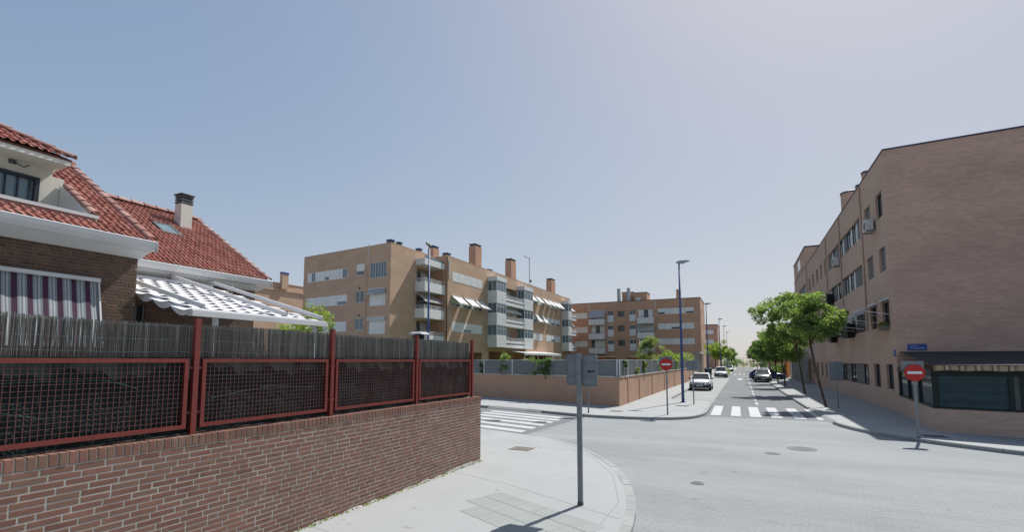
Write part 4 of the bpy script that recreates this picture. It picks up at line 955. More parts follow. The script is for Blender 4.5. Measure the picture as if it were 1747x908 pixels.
toldo(b2,FZ,X(-27.1),X(-23.9),12.25,1.0,1.3,'stripes_grey'); toldo(b2,FZ,X(-17.7),X(-14.6),9.4,1.0,1.4,'stripes_brown')
MB().prism([(-40,92.3),(-6.9,92.3),(-6.9,102.5),(-40,102.5)],ZB-.6,ZB-.3).build('roof','coping',b2)
MB().fb(FZ,0,X(-6.55),ZB,ZB+.1,-.3,.05).build('parapet_cap','metal_dark',b2); MB().fb(FE,.31,10.5,ZB,ZB+.1,-.3,.05).build('parapet_cap','metal_dark',b2)
MB().fb(FZ,X(-30),X(-15),.2,3.3,-3,-2.9).build('inner_wall','facade_orange',b2)
for x in (-21.5,-19.6): MB().box(x-.28,x+.28,93.0,93.6,13.4,16.6).build('flue_stack','flue',b2)
for x0, x1, y0, y1, z in ((-21.1,-18.9,94.2,97,15.9),(-18.7,-16.2,93.6,97,15.6)):
    o = MB().box(x0,x1,y0,y1,13.4,z).build('roof_housing','facade_orange',b2); MB().box(x0-.06,x1+.06,y0-.06,y1+.06,z,z+.1).build('housing_cap','metal_dark',o)
MB().box(-18.3,-17.4,93.52,93.6,13.9,14.7).build('housing_door','panel_white',b2)
chim(b2,-10.5,94.5,13.4,15.9,.8,.8,False)
for x in (-26.9-.35,-14.5,-9.5): MB().fb(FZ,X(x),X(x)+.1,12.3,13.7,0,.06).build('flue_pipe','alu',b2)
# farther blocks
b3 = thing('apartment_block','small far brick block at the end of the left pavement','building',(-10,152,.1))
F3 = Fr((-24,150),(1,0),(0,-1)); h3 = [(14.0,16.6,4.6+2.8*k,5.8+2.8*k) for k in range(3)]+[(8,12,4.6+2.8*k,5.8+2.8*k) for k in range(3)]
wall_holes(MB(),F3,0,17.6,.1,12.9,h3,.2).build('wall','facade_orange',b3)
for h in h3: window(b3,F3,*h,[(1,'s'),(1,'s')])
MB().box(-6.4,-6.39,150,162,.1,12.9).build('wall','facade_light',b3); MB().box(-24,-6.3,149.95,162,12.9,13.05).build('parapet_cap','metal_dark',b3)
b0 = thing('apartment_block','distant pale brick block with one chimney seen between tiled roof and apartment block','building',(-64,60,.1))
F0 = Fr((-62,36),(0,1),(1,0)); h0 = [(14.4,17.2,8.4,9.9),(10.2,13,8.4,9.9),(18.6,21.2,8.4,9.9),(22.6,26,8.4,9.9)]
wall_holes(MB(),F0,0,42,.1,14.0,h0,.25).build('wall','facade_light',b0)
for h in h0: window(b0,F0,*h,[(1,'g'),(1,'h')],glass='glass_sky')
MB().fb(F0,0,42,12.9,13.2,0,.18).build('cornice','facade_light',b0); MB().fb(F0,0,42,14,14.12,-.3,.06).build('parapet_cap','lowwall',b0)
MB().fb(F0,13.1,14.2,13.2,15.5,.001,.5).build('chimney','facade_light',b0); MB().fb(F0,13.05,14.25,15.5,15.75,0,.55).build('chimney_cap','plate_blue',b0)
MB().fb(F0,14.2,20.5,6.2,7.8,.0,1.0).build('balcony','panel_white',b0); toldo(b0,F0,16.4,19,9.6,1,1)

# ------------------------------------------------------------------ long building on the right
rb = thing('brick_building','long four storey brick building in shade along the right pavement','building',(9,45,.12))
RX, RY = 6.5, 28.2; FW = Fr((RX,RY),(0,1),(-1,0)); FEn = Fr((RX,RY),(1,-.05),(-.05,-1)); ZR = 12.72; LR = 45.0
rows = [(1.10,2.33),(4.22,5.42),(6.97,8.19),(9.72,11.0)]; rh = []
sing = [(18.7,19.6),(21.0,22.0),(23.4,24.5),(26.2,27.4),(29.0,30.3)]
for z0, z1 in rows:
    rh += [(.75,1.95,z0,z1),(3.2,4.5,z0,z1),(5.8,17.6,z0,z1)]+[(a,b,z0,z1) for a, b in sing]+([(32.8,40,z0,z1)] if z0 > 2 else [])
rh.append((27.0+5.0,44,.13,2.6))
wall_holes(MB(),FW,0,LR,.1,ZR,rh,.22).build('wall','facade_right',rb)
wall_holes(MB(),FEn,0,30,.1,ZR,[],.2).build('wall','facade_end',rb)
bayp = [(1.0,'g'),(.35,'p'),(1.1,'k'),(1.0,'k'),(.35,'p'),(.9,'g'),(.4,'p'),(1.0,'g'),(.9,'k'),(.35,'p'),(1.0,'g'),(.3,'p'),(1.1,'k')]
for i, (z0, z1) in enumerate(rows):
    window(rb,FW,.75,1.95,z0,z1,[(1,'g')] if i != 2 else [(1,'k')],frame='dark_iron'); window(rb,FW,3.2,4.5,z0,z1,[(1,'g')] if i < 2 else [(1,'k')],frame='dark_iron')
    bp_ = bayp[i:]+bayp[:i]
    window(rb,FW,5.8,17.6,z0,z1,bp_ if i else [(1,'g'),(1.3,'k'),(1,'g'),(.8,'k'),(1,'g'),(1,'k'),(1,'g')],frame='dark_iron' if i == 0 else 'metal_dark')
    for a, b in sing: window(rb,FW,a,b,z0,z1,[(1,'g' if i < 3 else 'k')],frame='dark_iron')
    if i: window(rb,FW,32.8,40,z0,z1,bayp[:7],frame='metal_dark')
for a in (.72,3.17): 
    for z0, z1 in rows[1:2]: pass
toldo(rb,FW,3.0,4.7,5.5,1.15,.75,'stripes_grey'); toldo(rb,FW,.6,2.1,5.5,1.0,.5,'stripes_grey'); toldo(rb,FW,6.2,8.6,5.5,1.25,.9,'stripes_grey'); toldo(rb,FW,12.4,15.0,5.5,1.2,.95,'stripes_grey')
for a0, a1, z0, z1 in ((8.8,10.6,4.0,4.85),(15.2,16.4,3.9,4.7),(16.0,17.4,6.5,7.7)):
    q = MB(); q.fb(FW,a0,a1,z0,z1,.02,.42); q.build('window_cage','black',rb)
def ac(par, F, a, z):
    o = MB().fb(F,a,a+.85,z,z+.58,.10,.42).build('air_conditioner','ac_white',par); q = Vector(F.p(a+.36,z+.29,.42))
    MB().lathe([(.22,-.012),(.22,-.002)],tuple(q),'x',14).build('fan_grille','metal_dark',o); MB().fb(F,a+.05,a+.10,z-.05,z-.001,0,.42).fb(F,a+.75,a+.80,z-.05,z-.001,0,.42).build('bracket','metal_dark',o)
ac(rb,FW,2.15,9.35); ac(rb,FW,12.2,9.3)
for a in (5.2,12.0,18.2,31.4): MB().tube([FW.p(a,4.2,.05),FW.p(a,ZR-.1,.05)],.045,8).build('drain_pipe','facade_right',rb)
ppl = MB().fb(FW,.85,1.9,4.02,4.22,.02,.24); pl = ppl.build('planter','grate',rb); V, Fc = leaves([FW.p(1.0+.2*k,4.3,.13) for k in range(5)],[.16]*5,260,.06,5); place(leaf_mesh(V,Fc,'plants','leaf_olive'),'plants',pl)
V, Fc = leaves([FW.p(1.1+.2*k,4.34,.2) for k in range(4)],[.13]*4,50,.05,6); place(leaf_mesh(V,Fc,'flowers','flower'),'flowers',pl)
V, Fc = leaves([FW.p(16.1+.3*k,6.4,.2) for k in range(5)],[.3]*5,420,.09,7); place(leaf_mesh(V,Fc,'hanging_plants','leaf_olive'),'hanging_plants',rb)
c_ = MB(); c_.fb(FW,-.03,LR,ZR,ZR+.07,-.3,.03); c_.fb(FEn,.0,30,ZR,ZR+.07,-.3,.03); c_.build('parapet_cap','roof_edge',rb)
MB().prism([(RX+.05,RY+.1),(36,RY-1.3),(36,73),(RX+.05,73)],ZR-.5,ZR-.2).build('roof','coping',rb)
MB().fb(FW,LR,LR+.01,.1,ZR,-30,0).build('wall','facade_right',rb)
for (x,y,z,r_) in ((7.5,41.8,14.75,.55),(7.5,38.6,14.2,.22),(7.5,36.0,14.2,.36)):
    o = MB().lathe([(r_,12.2),(r_,z),(r_*.96,z)],(x,y,0),'z',20).build('round_vent','facade_end',rb); MB().lathe([(r_*1.06,z+.002),(r_*1.06,z+.1),(r_*.9,z+.16)],(x,y,0),'z',20).build('vent_cap','roof_edge',o)
o = MB().box(RX+.02,RX+6,60.5,73,ZR,14.9).build('stair_tower','orange_wall' if False else 'facade_end',rb); MB().box(RX-.04,RX+6.05,60.4,73.1,14.9,15.02).build('tower_cap','roof_edge',o)
MB().fb(FW,36.5,39.5,13.3,14.4,.0,.03).build('tower_window','glass',rb)
# street name plate and number plate
npl = MB().fb(FEn,.42,1.12,2.98,3.28,.0,.02).build('street_name_plate','plate_blue',rb)
for z, w_ in ((3.185,.30),(3.08,.54)): MB().fb(FEn,.50,.50+w_,z-.028,z+.028,.02,.023).build('lettering','plate_text',npl)
hpl = MB().fb(FW,.10,.42,2.72,3.02,.0,.02).build('number_plate','plate_blue',rb); MB().fb(FW,.19,.32,2.80,2.93,.02,.023).build('lettering','plate_text',hpl)
# ---- glazed bar terrace with awning at the street corner
bt = thing('bar_terrace','glazed bar terrace with teal blinds and dark awning at the building corner','terrace',(6.5,24,.12))
T0, T1, T2 = Vector((6.46,28.0)), Vector((5.77,21.0)), Vector((15.6,18.15))
FT1 = Fr(T0,tuple(T1-T0),((T1-T0).y,-(T1-T0).x)); L1 = (T1-T0).length; FT2 = Fr(T1,tuple(T2-T1),((T2-T1).y,-(T2-T1).x)); L2 = (T2-T1).length
if FT1.n.x > 0: FT1.n = -FT1.n
if FT2.n.y > 0: FT2.n = -FT2.n
MB().fb(FT1,.0,L1,.1,.90,-.2,0).fb(FT2,.0,L2,.1,.90,-.2,0).build('base_wall','facade_right',bt)
MB().fb(FT1,0,L1-.05,.9,.96,-.12,.03).fb(FT2,-.02,L2,.9,.96,-.12,.03).build('sill','green_frame',bt)
MB().fb(FT1,0,L1-.05,2.0,2.22,-.12,.02).fb(FT2,-.02,L2,2.0,2.22,-.12,.02).build('head_beam','green_frame',bt)
for a in (.2,2.4,4.6,L1-.10): MB().fb(FT1,a-.05,a+.05,.96,2.0,-.10,.01).build('mullion','green_frame',bt)
for a in (.05,1.86,2.1,3.95,4.2,6.1): MB().fb(FT2,a-.06,a+.06,.96,2.0,-.10,.012).build('mullion','green_frame',bt)
for i, (a0,a1) in enumerate(((.25,2.35),(2.45,4.55),(4.65,L1-.16))): MB().fb(FT1,a0,a1,.96,2.0,-.06,-.05).build('pane','glass',bt)
for a0, a1 in ((.12,1.79),(2.17,3.88),(4.27,6.03),(6.17,8.6)):
    bo = MB().fb(FT2,a0,a1,.96,2.0,-.07,-.06).build('blind','teal_blind',bt)
    for k in range(15): MB().fb(FT2,a0+.01,a1-.01,.97+k*.068,.97+k*.068+.055,-.059,-.045).build('slat','teal_blind',bo)
for a0, a1 in ((1.92,2.04),(4.01,4.14)): MB().fb(FT2,a0,a1,.96,2.0,-.07,-.05).build('pane','glass',bt)
cv = MB(); ca_ = [FEn.p(.12,2.92,.02),FEn.p(10,2.92,.02)]; cb_ = [FT2.p(.05,2.36,.45),FT2.p(10,2.36,.45)]
n = 12
for i in range(n):
    f0, f1 = i/n, (i+1)/n; l = lambda p, q, f: tuple(p[k]+(q[k]-p[k])*f for k in range(3)); dn = lambda p: (p[0],p[1],p[2]-.02)
    a, b, c, d = l(*ca_,f0), l(*ca_,f1), l(*cb_,f1), l(*cb_,f0); cv.hexa([dn(a),dn(b),dn(c),dn(d)],[a,b,c,d])
cvo = cv.build('awning_cloth','canopy_dark',bt)
vl = MB(); n = 70
for i in range(n+1):
    a = .05+9.9*i/n; vl.v += [FT2.p(a,2.345,.45+.02*math.sin(i*.9)),FT2.p(a,2.16+.03*abs(math.sin(i*.55)),.46+.03*math.sin(i*.9))]
for i in range(n): vl.f.append((2*i,2*i+1,2*i+3,2*i+2))
vl.build('valance','stripes_beige',cvo)
MB().bar(FEn.p(.14,2.88,.02),FT2.p(.08,2.33,.45),.03).build('awning_arm','metal_dark',cvo)
# ---- porch farther along
pc = thing('porch','pale flat roofed porch on square columns farther along the right pavement','porch',(6.2,66,.12))
MB().box(5.6,6.48,58.5,76,2.62,2.92).build('roof_slab','coping',pc)
for y in (58.8,61.6,64.4,67.2,70,73,75.6): MB().box(5.7,6.1,y-.2,y+.2,.12,2.62).build('column','coping',pc)
ow = thing('orange_wall','orange wall with dark railing beyond the porch','wall',(6,90,.12))
MB().box(5.6,5.9,79,112,.1,2.5).build('wall_body','orange_wall',ow); MB().box(5.55,5.95,79,112,2.5,2.75).build('wall_coping','coping',ow)
for k in range(16): MB().box(5.5,5.54,79.5+k*2,79.56+k*2,.12,1.9).build('railing_bar','black',ow)
MB().box(5.5,5.54,79,112,1.9,1.95).build('railing_top','black',ow)
r4 = thing('brick_building','low brick block with dark red roof edge behind the right street trees','building',(8,130,.1))
F4 = Fr((6.4,100),(0,1),(-1,0)); wall_holes(MB(),F4,0,60,.1,9.0,[(3+8*k,6+8*k,4.5+2.6*j,5.6+2.6*j) for k in range(7) for j in range(2)],.2).build('wall','facade_end',r4)
for k in range(7):
    for j in range(2): window(r4,F4,3+8*k,6+8*k,4.5+2.6*j,5.6+2.6*j,[(1,'g'),(1,'s')])
MB().box(6.3,20,99.95,160,9.0,9.3).build('roof','sign_red',r4); MB().box(6.41,20,100,100.1,.1,8.95).build('end_wall','facade_end',r4)

# ------------------------------------------------------------------ traffic signs
def pole(t, x, y, h, w=.08, z0=.12, m='galvanised'):
    q = MB(); q.box(x-w/2,x+w/2,y-w*.3,y+w*.3,z0-.02,h); q.build('pole',m,t); MB().box(x-w*.56,x+w*.56,y-w*.36,y+w*.36,z0,z0+.05).build('pole_foot','metal_dark',t)
def plate_back(t, x0, x1, y, z0, z1, name='sign_plate', rot=0):
    """folded metal plate seen from behind: rim plus recessed sheet with rounded corners"""
    r_ = .035; P = []
    for cx, cz, a0 in ((x1-r_,z1-r_,0),(x0+r_,z1-r_,90),(x0+r_,z0+r_,180),(x1-r_,z0+r_,270)):
        for k in range(5): a = R(a0+22.5*k); P.append((cx+r_*math.cos(a),cz+r_*math.sin(a)))
    n = len(P); mb = MB(); I = [((p[0]-(x0+x1)/2)*.955+(x0+x1)/2,(p[1]-(z0+z1)/2)*.96+(z0+z1)/2) for p in P]
    mb.v = [(p[0],y+.028,p[1]) for p in P]+[(p[0],y,p[1]) for p in P]+[(p[0],y,p[1]) for p in I]+[(p[0],y+.018,p[1]) for p in I]
    for i in range(n):
        j = (i+1) % n; mb.f += [(i,j,n+j,n+i),(n+i,n+j,2*n+j,2*n+i),(2*n+i,2*n+j,3*n+j,3*n+i)]
    mb.f += [tuple(range(n-1,-1,-1)), tuple(range(3*n,4*n))]
    o = mb.build(name,'sign_grey',t)
    for z in (z0+(z1-z0)*.28, z0+(z1-z0)*.74): MB().box(x0+.02,x1-.02,y+.002,y+.012,z-.012,z+.012).build('clamp_band','galvanised',o)
    return o
s1 = thing('traffic_sign','grey backs of two sign plates on a post at the near kerb, casting a shadow','traffic sign',(-2.52,7.88,.12))
pole(s1,-2.515,7.87,2.63)
plate_back(s1,-2.755,-2.505,7.915,2.085,2.615); pr = plate_back(s1,-2.485,-2.215,7.92,2.07,2.60)
for k in range(5): MB().box(-2.375+k*.022,-2.360+k*.022,7.917,7.9195,2.30,2.34 if k != 2 else 2.325).build('stamp','black',pr)
def no_entry(x, y, label, yaw, dia=.27, zc=2.34, w=.06, side=True):
    t = thing('no_entry_sign', label, 'traffic sign', (x,y,.12)); pole(t,x,y,zc+.1,w)
    d = MB().lathe([(dia,-.0),(dia*1.01,.012),(dia,.022)],(x,y-w*.3-.03,zc),'y',32).build('disc','sign_red',t)
    MB().lathe([(dia*.965,-.003),(dia*.965,-.001)],(x,y-w*.3-.03,zc),'y',32).build('red_face','sign_red',d); MB().box(x-dia*.70,x+dia*.70,y-w*.3-.038,y-w*.3-.034,zc-dia*.15,zc+dia*.15).build('white_bar','sign_white',d)
    if side: MB().box(x-.30,x+.26,y+w*.3+.002,y+w*.3+.03,zc+.06,zc+.36).build('rear_plate','sign_grey',t)
    return t
no_entry(-3.11,22.45,'no entry sign on a grey post in front of the low orange wall',0)
no_entry(4.80,19.05,'no entry sign on a grey post in the shaded corner pavement on the right',0,.262,2.13,.075)
def back_sign(x, y, label, zt=2.5, z0=1.95, w=.62, dbl=True):
    t = thing('traffic_sign', label, 'traffic sign', (x,y,.12)); pole(t,x,y,zt+.05,.06)
    plate_back(t,x-w/2,x-.01,y+.03,z0,zt); plate_back(t,x+.01,x+w/2,y+.035,z0,zt); return t
back_sign(-2.54,28.5,'thin post with grey plate backs between the blue lamp post and parked white car')
back_sign(-6.5,21.7,'thin post mostly hidden behind the near double sign, in front of the low wall')
back_sign(4.24,29.2,'grey sign back on a post beside the leaning street tree',2.45,1.5,.60)

# ------------------------------------------------------------------ street lamps
def lamp(x, y, h, dx, dy, label, r0=.085):
    t = thing('street_lamp', label, 'street lamp', (x,y,.12), 'blue street lamps')
    MB().tube([(x,y,.10),(x,y,h*.35),(x,y,h)],[r0,r0*.82,r0*.5],10).build('pole','lamp_blue',t,smooth=True)
    MB().box(x-r0*1.6,x+r0*1.6,y-r0*1.6,y+r0*1.6,.12,.15).build('base_plate','lamp_blue',t); MB().box(x-r0*.5,x+r0*.5,y-r0-.004,y-r0*.7,.6,1.0).build('access_door','lamp_blue',t)
    u = Vector((dx,dy,0)).normalized(); s_ = Vector((-u.y,u.x,0)); b = Vector((x,y,h)); mb = MB(); ring = [(-.17,.05,.0,.04),(-.09,.11,-.03,.10),(.12,.14,-.05,.13),(.42,.11,-.0,.12),(.62,.02,.05,.08)]
    for a, w, zb, zt in ring:
        for sw, z in ((-1,zb+.03),(-.5,zb),(.5,zb),(1,zb+.03),(.6,zt),(-.6,zt)):
            p = b+u*a+s_*w*sw; mb.v.append((p.x,p.y,b.z+z))
    for i in range(len(ring)-1):
        for j in range(6): mb.f.append((i*6+j,i*6+(j+1) % 6,(i+1)*6+(j+1) % 6,(i+1)*6+j))
    mb.f += [(5,4,3,2,1,0),tuple(range(24,30))]; hd = mb.build('lamp_head','lamp_grey',t)
    q = MB(); p = b+u*.2; q.lathe([(.07,-.07),(.10,-.045)],(p.x,p.y,b.z),'z',12); q.build('lens','light_glass',hd)
    return t
lamp(-3.2,29.4,8.25,1,0,'tall blue street lamp at the corner pavement beside the low orange wall')
lamp(-17.2,24.1,9.6,.3,-1,'blue street lamp seen over the fence in front of the apartment block')
lamp(-3.85,62.8,9.4,1,0,'blue street lamp beside the second parked white car')
lamp(-3.4,87,9.4,1,0,'far blue street lamp at the corner of the garden block')
lamp(-3.3,105,9.4,1,0,'farther thin street lamp, third along the left pavement',.07)
lamp(-3.4,128,9.4,1,0,'farthest street lamp at the end of the left pavement',.07)
lamp(3.1,100,6.8,-1,0,'street lamp showing between the right street trees',.07)

# ------------------------------------------------------------------ cars
def car(label, x, y, rz, paint, L=3.9, Wd=1.68, Hh=1.45, hood=.95):
    t = thing('parked_car', label, 'car', (x,y,0.0), 'cars parked along the street'); t.rotation_euler = (0,0,rz)
    P = lambda mb, n, m, par=t, sm=False: place(mb.mesh(n, m, sm), n, par, local=True)
    w = Wd/2; f = -L/2; b = L/2
    st = [(f,.30,.52,.58),(f+.05,.24,.66,.72),(f+.25,.20,.78,.86),(f+.75,.19,hood-.06,.97),(f+1.2,.19,hood,1.0),(f+1.9,.19,.97,1.0),(b-.9,.19,.98,1.0),(b-.3,.22,.97,.97),(b-.05,.28,.90,.86),(b,.34,.72,.76)]
    mb = MB()
    for yy, zb, zt, ww in st:
        W_ = w*min(1,ww+.02) if ww < 1 else w
        for sx, z in ((-.90,zb),(-1,zb+.14),(-1,zb+(zt-zb)*.6),(-.94,zt-.03),(-.72,zt+.015),(0,zt+.03),(.72,zt+.015),(.94,zt-.03),(1,zb+(zt-zb)*.6),(1,zb+.14),(.90,zb)): mb.v.append((sx*W_,yy,z))
    n = 11
    for i in range(len(st)-1):
        for j in range(n): mb.f.append((i*n+j,i*n+(j+1) % n,(i+1)*n+(j+1) % n,(i+1)*n+j))
    mb.f += [tuple(range(n)),tuple(range((len(st)-1)*n+n-1,(len(st)-1)*n-1,-1))]
    body = P(mb,'body',paint,sm=True)
    # glasshouse
    gs = [(f+.98,hood+.0,.88,.02),(f+1.75,Hh-.07,.74,1),(f+2.1,Hh-.03,.74,1),(b-.85,Hh-.05,.72,1),(b-.25,.98,.84,.02)]
    g = MB(); lo = [(f+.98,hood-.02,.90),(f+1.75,.95,.93),(f+2.1,.95,.93),(b-.85,.95,.92),(b-.18,.95,.86)]
    for (yl,zl,wl_),(yt,zt,wt,_) in zip(lo,gs): g.v += [(-w*wl_,yl,zl),(-w*wt,yt,zt),(w*wt,yt,zt),(w*wl_,yl,zl)]
    for i in range(4): k = i*4; g.f += [(k,k+1,k+5,k+4),(k+1,k+2,k+6,k+5),(k+2,k+3,k+7,k+6)]
    P(g,'glasshouse','car_glass')
    rf_ = MB(); T = [(f+1.68,Hh-.075,.72),(f+2.1,Hh-.01,.735),(b-1.2,Hh-.015,.735),(b-.78,Hh-.05,.70)]
    for yy,z,ww in T: rf_.v += [(-w*ww,yy,z-.02),(-w*ww*.85,yy,z+.02),(w*ww*.85,yy,z+.02),(w*ww,yy,z-.02)]
    for i in range(3): k = i*4; rf_.f += [(k,k+1,k+5,k+4),(k+1,k+2,k+6,k+5),(k+2,k+3,k+7,k+6)]
    P(rf_,'roof',paint,sm=True)
    pl = MB()
    for s_ in (-1,1):
        pl.bar((s_*w*.89,f+.98,hood),(s_*w*.735,f+1.75,Hh-.06),.06); pl.bar((s_*w*.94,f+2.35,.95),(s_*w*.745,f+2.35,Hh-.05),.05); pl.bar((s_*w*.87,b-.22,.96),(s_*w*.71,b-.83,Hh-.06),.10)
    P(pl,'pillars',paint)
    for s_ in (-1,1):
        hl = MB(); hl.hexa([(s_*w*.52,f+.045,.60),(s_*w*.84,f+.13,.60),(s_*w*.84,f+.22,.60),(s_*w*.52,f+.15,.60)],[(s_*w*.55,f+.10,.73),(s_*w*.86,f+.22,.76),(s_*w*.86,f+.30,.76),(s_*w*.55,f+.2,.73)]); P(hl,'headlight','light_glass')
        mi = MB(); mi.box(min(s_*w*.96,s_*w*1.16),max(s_*w*.96,s_*w*1.16),f+1.22,f+1.34,.94,1.06); P(mi,'mirror','car_dark' if paint == 'car_white' else paint)
    gr = MB(); gr.box(-w*.5,w*.5,f+.02,f+.08,.58,.66); P(gr,'grille','black')
    bm = MB(); bm.hexa([(-w*.86,f-.03,.26),(w*.86,f-.03,.26),(w*.92,f+.2,.26),(-w*.92,f+.2,.26)],[(-w*.84,f-.02,.53),(w*.84,f-.02,.53),(w*.92,f+.2,.53),(-w*.92,f+.2,.53)]); P(bm,'bumper','car_dark')
    np_ = MB(); np_.box(-.26,.26,f-.045,f-.032,.40,.51); P(np_,'number_plate','plate_white')
    for s_ in (-1,1):
        for yy in (f+.72,b-.70):
            P(MB().lathe([(.36,s_*w*.80),(.36,s_*(w*1.002))] if s_ > 0 else [(.36,s_*w*1.002),(.36,s_*w*.80)],(0,yy,.32),'x',20),'wheel_arch','black')
            wh = P(MB().lathe([(.20,s_*w*.80),(.29,s_*w*.80),(.305,s_*w*.85),(.305,s_*w*.97),(.28,s_*w*1.015),(.19,s_*w*1.015)],(0,yy,.305),'x',20),'wheel','tyre')
            P(MB().lathe([(.185,s_*w*.9),(.185,s_*w*1.01),(.06,s_*w*1.02)],(0,yy,.305),'x',14),'rim','rim',wh)
    return t
car('white hatchback with dark bumper, nearest car in the left parking bay',-3.35,45.0,0,'car_white')
car('second white car in the left parking bay, near the dark bin',-3.1,80.0,0,'car_white',4.2,1.75,1.6)
car('grey green saloon parked nose towards us at the right kerb',2.02,65.1,0,'car_silver',4.3,1.72,1.42)
car('dark blue car parked sideways behind the grey green saloon',2.8,71.2,R(82),'car_blue',4.2,1.7,1.45)
car('dark far car at the end of the left parking row',-2.9,118,0,'car_silver',4.3,1.75,1.5)
bn = thing('litter_container','dark rubbish container beside the second parked white car','container',(-4.5,75,.12))
MB().hexa([(-5.0,74.6,.3),(-4.2,74.6,.3),(-4.2,75.6,.3),(-5.0,75.6,.3)],[(-5.1,74.5,1.35),(-4.1,74.5,1.35),(-4.1,75.7,1.35),(-5.1,75.7,1.35)]).build('body','bin_green',bn); MB().hexa([(-5.15,74.45,1.35),(-4.05,74.45,1.35),(-4.05,75.75,1.35),(-5.15,75.75,1.35)],[(-5.0,74.7,1.55),(-4.2,74.7,1.55),(-4.2,75.6,1.55),(-5.0,75.6,1.55)]).build('lid','bin_green',bn)
for x in (-4.95,-4.25): MB().lathe([(.12,-.04),(.12,.04)],(x,74.75,.24),'x',12).build('wheel','tyre',bn)

# ------------------------------------------------------------------ trees
tree('street_tree','nearest leaning street tree with light green crown on the right pavement',(3.76,29.6,.1),(3.22,29.7,3.4),[((3.55,29.6,4.7),(1.2,1.3,1.0)),((2.75,29.7,4.95),(1.0,1.2,.9)),((3.2,29.9,5.6),(.9,1.0,.7)),((4.0,29.4,4.3),(.65,.9,.6)),((3.3,29.2,4.2),(1.2,1.2,.7))],84,13000,.075,'leaf_street',.06,seed=3,crad=.38)
tree('street_tree','second street tree with the tallest crown on the right pavement',(3.95,41.0,.1),(3.6,41.2,3.3),[((3.2,41.2,5.4),(1.7,1.8,1.4)),((1.9,41.0,6.2),(1.2,1.4,.9)),((3.3,41.4,7.0),(1.1,1.3,.8)),((3.9,41.0,4.4),(1.0,1.0,.8)),((2.6,41.0,4.7),(1.6,1.4,.9))],100,14000,.09,'leaf_street',.065,seed=5,crad=.48)
for i, (x,y,h,lb) in enumerate([(3.4,51,5.4,'third street tree, directly behind the tallest crown'),(3.3,59,5.2,'darker street tree standing by the grey green saloon'),(3.1,69,5.0,'street tree above the dark blue car'),(3.0,82,5.4,'street tree opposite the second white car'),(2.9,98,5.2,'far street tree in the right row'),(2.9,122,5.0,'farthest street tree in the right row')]):
    tree('street_tree',lb,(x,y,.1),(x-.2,y,2.4),[((x-.3,y,h*.72),(1.5,1.7,1.3)),((x-1.0,y,h*.85),(1.0,1.3,.9)),((x+.6,y,h*.62),(1.0,1.2,.8))],44,6500,.12,'leaf_dark' if i else 'leaf_street',.07,seed=20+i,group='street trees along the right pavement',crad=.55)
for i, (x,y,h,lb) in enumerate([(-4.6,96,6.2,'yellow green tree by the far left pavement, in front of the small brick block'),(-4.0,108,6.4,'second tree in the far left row'),(-3.5,124,6.4,'darker third tree in the far left row'),(-3.4,142,6.0,'last tree of the far left row')]):
    tree('street_tree',lb,(x,y,.1),(x,y,2.6),[((x,y,h*.75),(1.9,2.0,1.7)),((x+.8,y,h*.62),(1.2,1.4,1.0))],30,2600,.17,'leaf_yellow' if i == 0 else ('leaf_street' if i == 1 else 'leaf_dark'),.08,seed=60+i,group='trees along the far left pavement',crad=.7)
tree('garden_tree','feathery olive tree behind the fence in front of the garden block',(-9.5,55,.1),(-9.4,55,2.3),[((-9.3,55,3.5),(1.7,2.2,1.0)),((-9.4,55,4.5),(.9,1.1,.7))],60,4200,.09,'leaf_olive',.06,seed=80,crad=.42)
for i, (x,y,lb) in enumerate([(-8.6,64,'olive garden tree behind the fence to the right of the feathery one'),(-8.0,72,'garden tree behind the fence near the pale gate posts'),(-7.6,80,'last garden tree beside the corner of the garden block')]):
    tree('garden_tree',lb,(x,y,.1),(x,y,1.5),[((x,y,2.6),(1.2,2.4,.9))],36,2600,.11,'leaf_olive' if i else 'leaf_yellow',.07,seed=90+i,group='garden trees behind the fence',crad=.6)
tree('garden_tree','bright green bush showing above the white awning in the yard',(-17,15.2,.1),(-17,15.2,3.0),[((-17,15.4,4.35),(.7,.6,.75)),((-17.2,14.6,3.7),(.7,.8,.5))],34,2200,.07,'leaf_yellow',.06,seed=97,crad=.36)
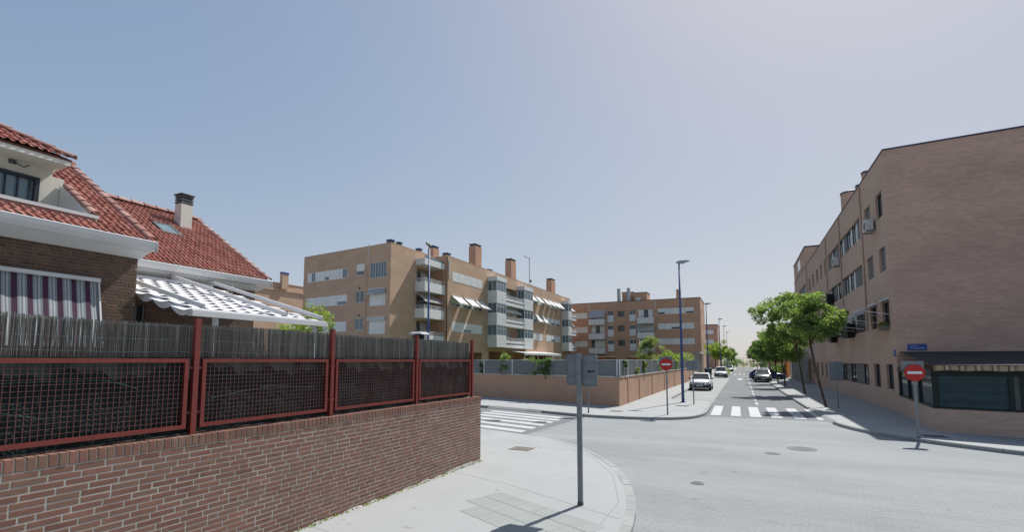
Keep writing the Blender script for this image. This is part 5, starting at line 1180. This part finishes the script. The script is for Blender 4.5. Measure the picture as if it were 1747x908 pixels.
for i, (x, y, w, lb) in enumerate([(4.6,84,.9,'trimmed hedge beside the orange wall on the right'),(-3.2,90,.8,'clipped low hedge at the end of the left parking bay')]):
    t = thing('hedge',lb,'hedge',(x,y,.1)); cen = [(x+rng.uniform(-w,w),y+rng.uniform(-3,3),.3+rng.uniform(0,.8 if i else 1.6)) for k in range(40)]
    V, Fc = leaves(cen,[.4]*40,2200,.12,70+i); place(leaf_mesh(V,Fc,'foliage','leaf_dark' if i == 0 else 'leaf_olive'),'foliage',t); MB().tube([(x,y,.1),(x,y,.7)],.05,6).build('stem','wood_bark',t)
# pale gate pillars at the end of the garden wall
for i, (y,lb) in enumerate([(72.5,'first pale gate pillar at the end of the low orange wall'),(76.5,'second pale gate pillar at the end of the low orange wall'),(80.0,'third pale gate pillar at the end of the low orange wall')]):
    g_ = thing('gate_pillar',lb,'pillar',(-5.9,y,.12),'pale pillars at the end of the garden wall')
    MB().box(-6.15,-5.65,y-.3,y+.3,.1,3.4).build('shaft','coping',g_); MB().box(-6.22,-5.58,y-.37,y+.37,3.4,3.5).build('cap','coping',g_)
gp = thing('gate_canopy','pale flat canopy joining the gate pillars','canopy',(-6,76,3.5)); MB().box(-6.4,-5.4,72,80.6,3.502,3.75).build('slab','coping',gp); MB().box(-6.38,-5.42,72.02,80.58,3.752,3.79).build('edge','lowwall',gp)
# far end of the street: wooded edge and railing
far_c = [(-60+rng.uniform(0,130),188+rng.uniform(-4,10),.8+abs(rng.gauss(0,1.3))) for k in range(260)]
V, Fc = leaves(far_c,[1.3]*260,9000,.38,99); o = place(leaf_mesh(V,Fc,'far_trees','leaf_dark'),'far_trees',None,kind='stuff'); tag(o,'dark band of far trees closing the end of the street','trees')
fr_ = thing('railing','thin far railing across the end of the street','railing',(0,184,0))
for k in range(30): MB().box(-14+k,-13.94+k,184,184.06,0,3.4).build('post','metal_dark',fr_)
MB().box(-14,15.1,184,184.05,3.4,3.46).build('rail','metal_dark',fr_); MB().box(-14,15.1,184,184.05,1.2,1.26).build('rail','metal_dark',fr_)
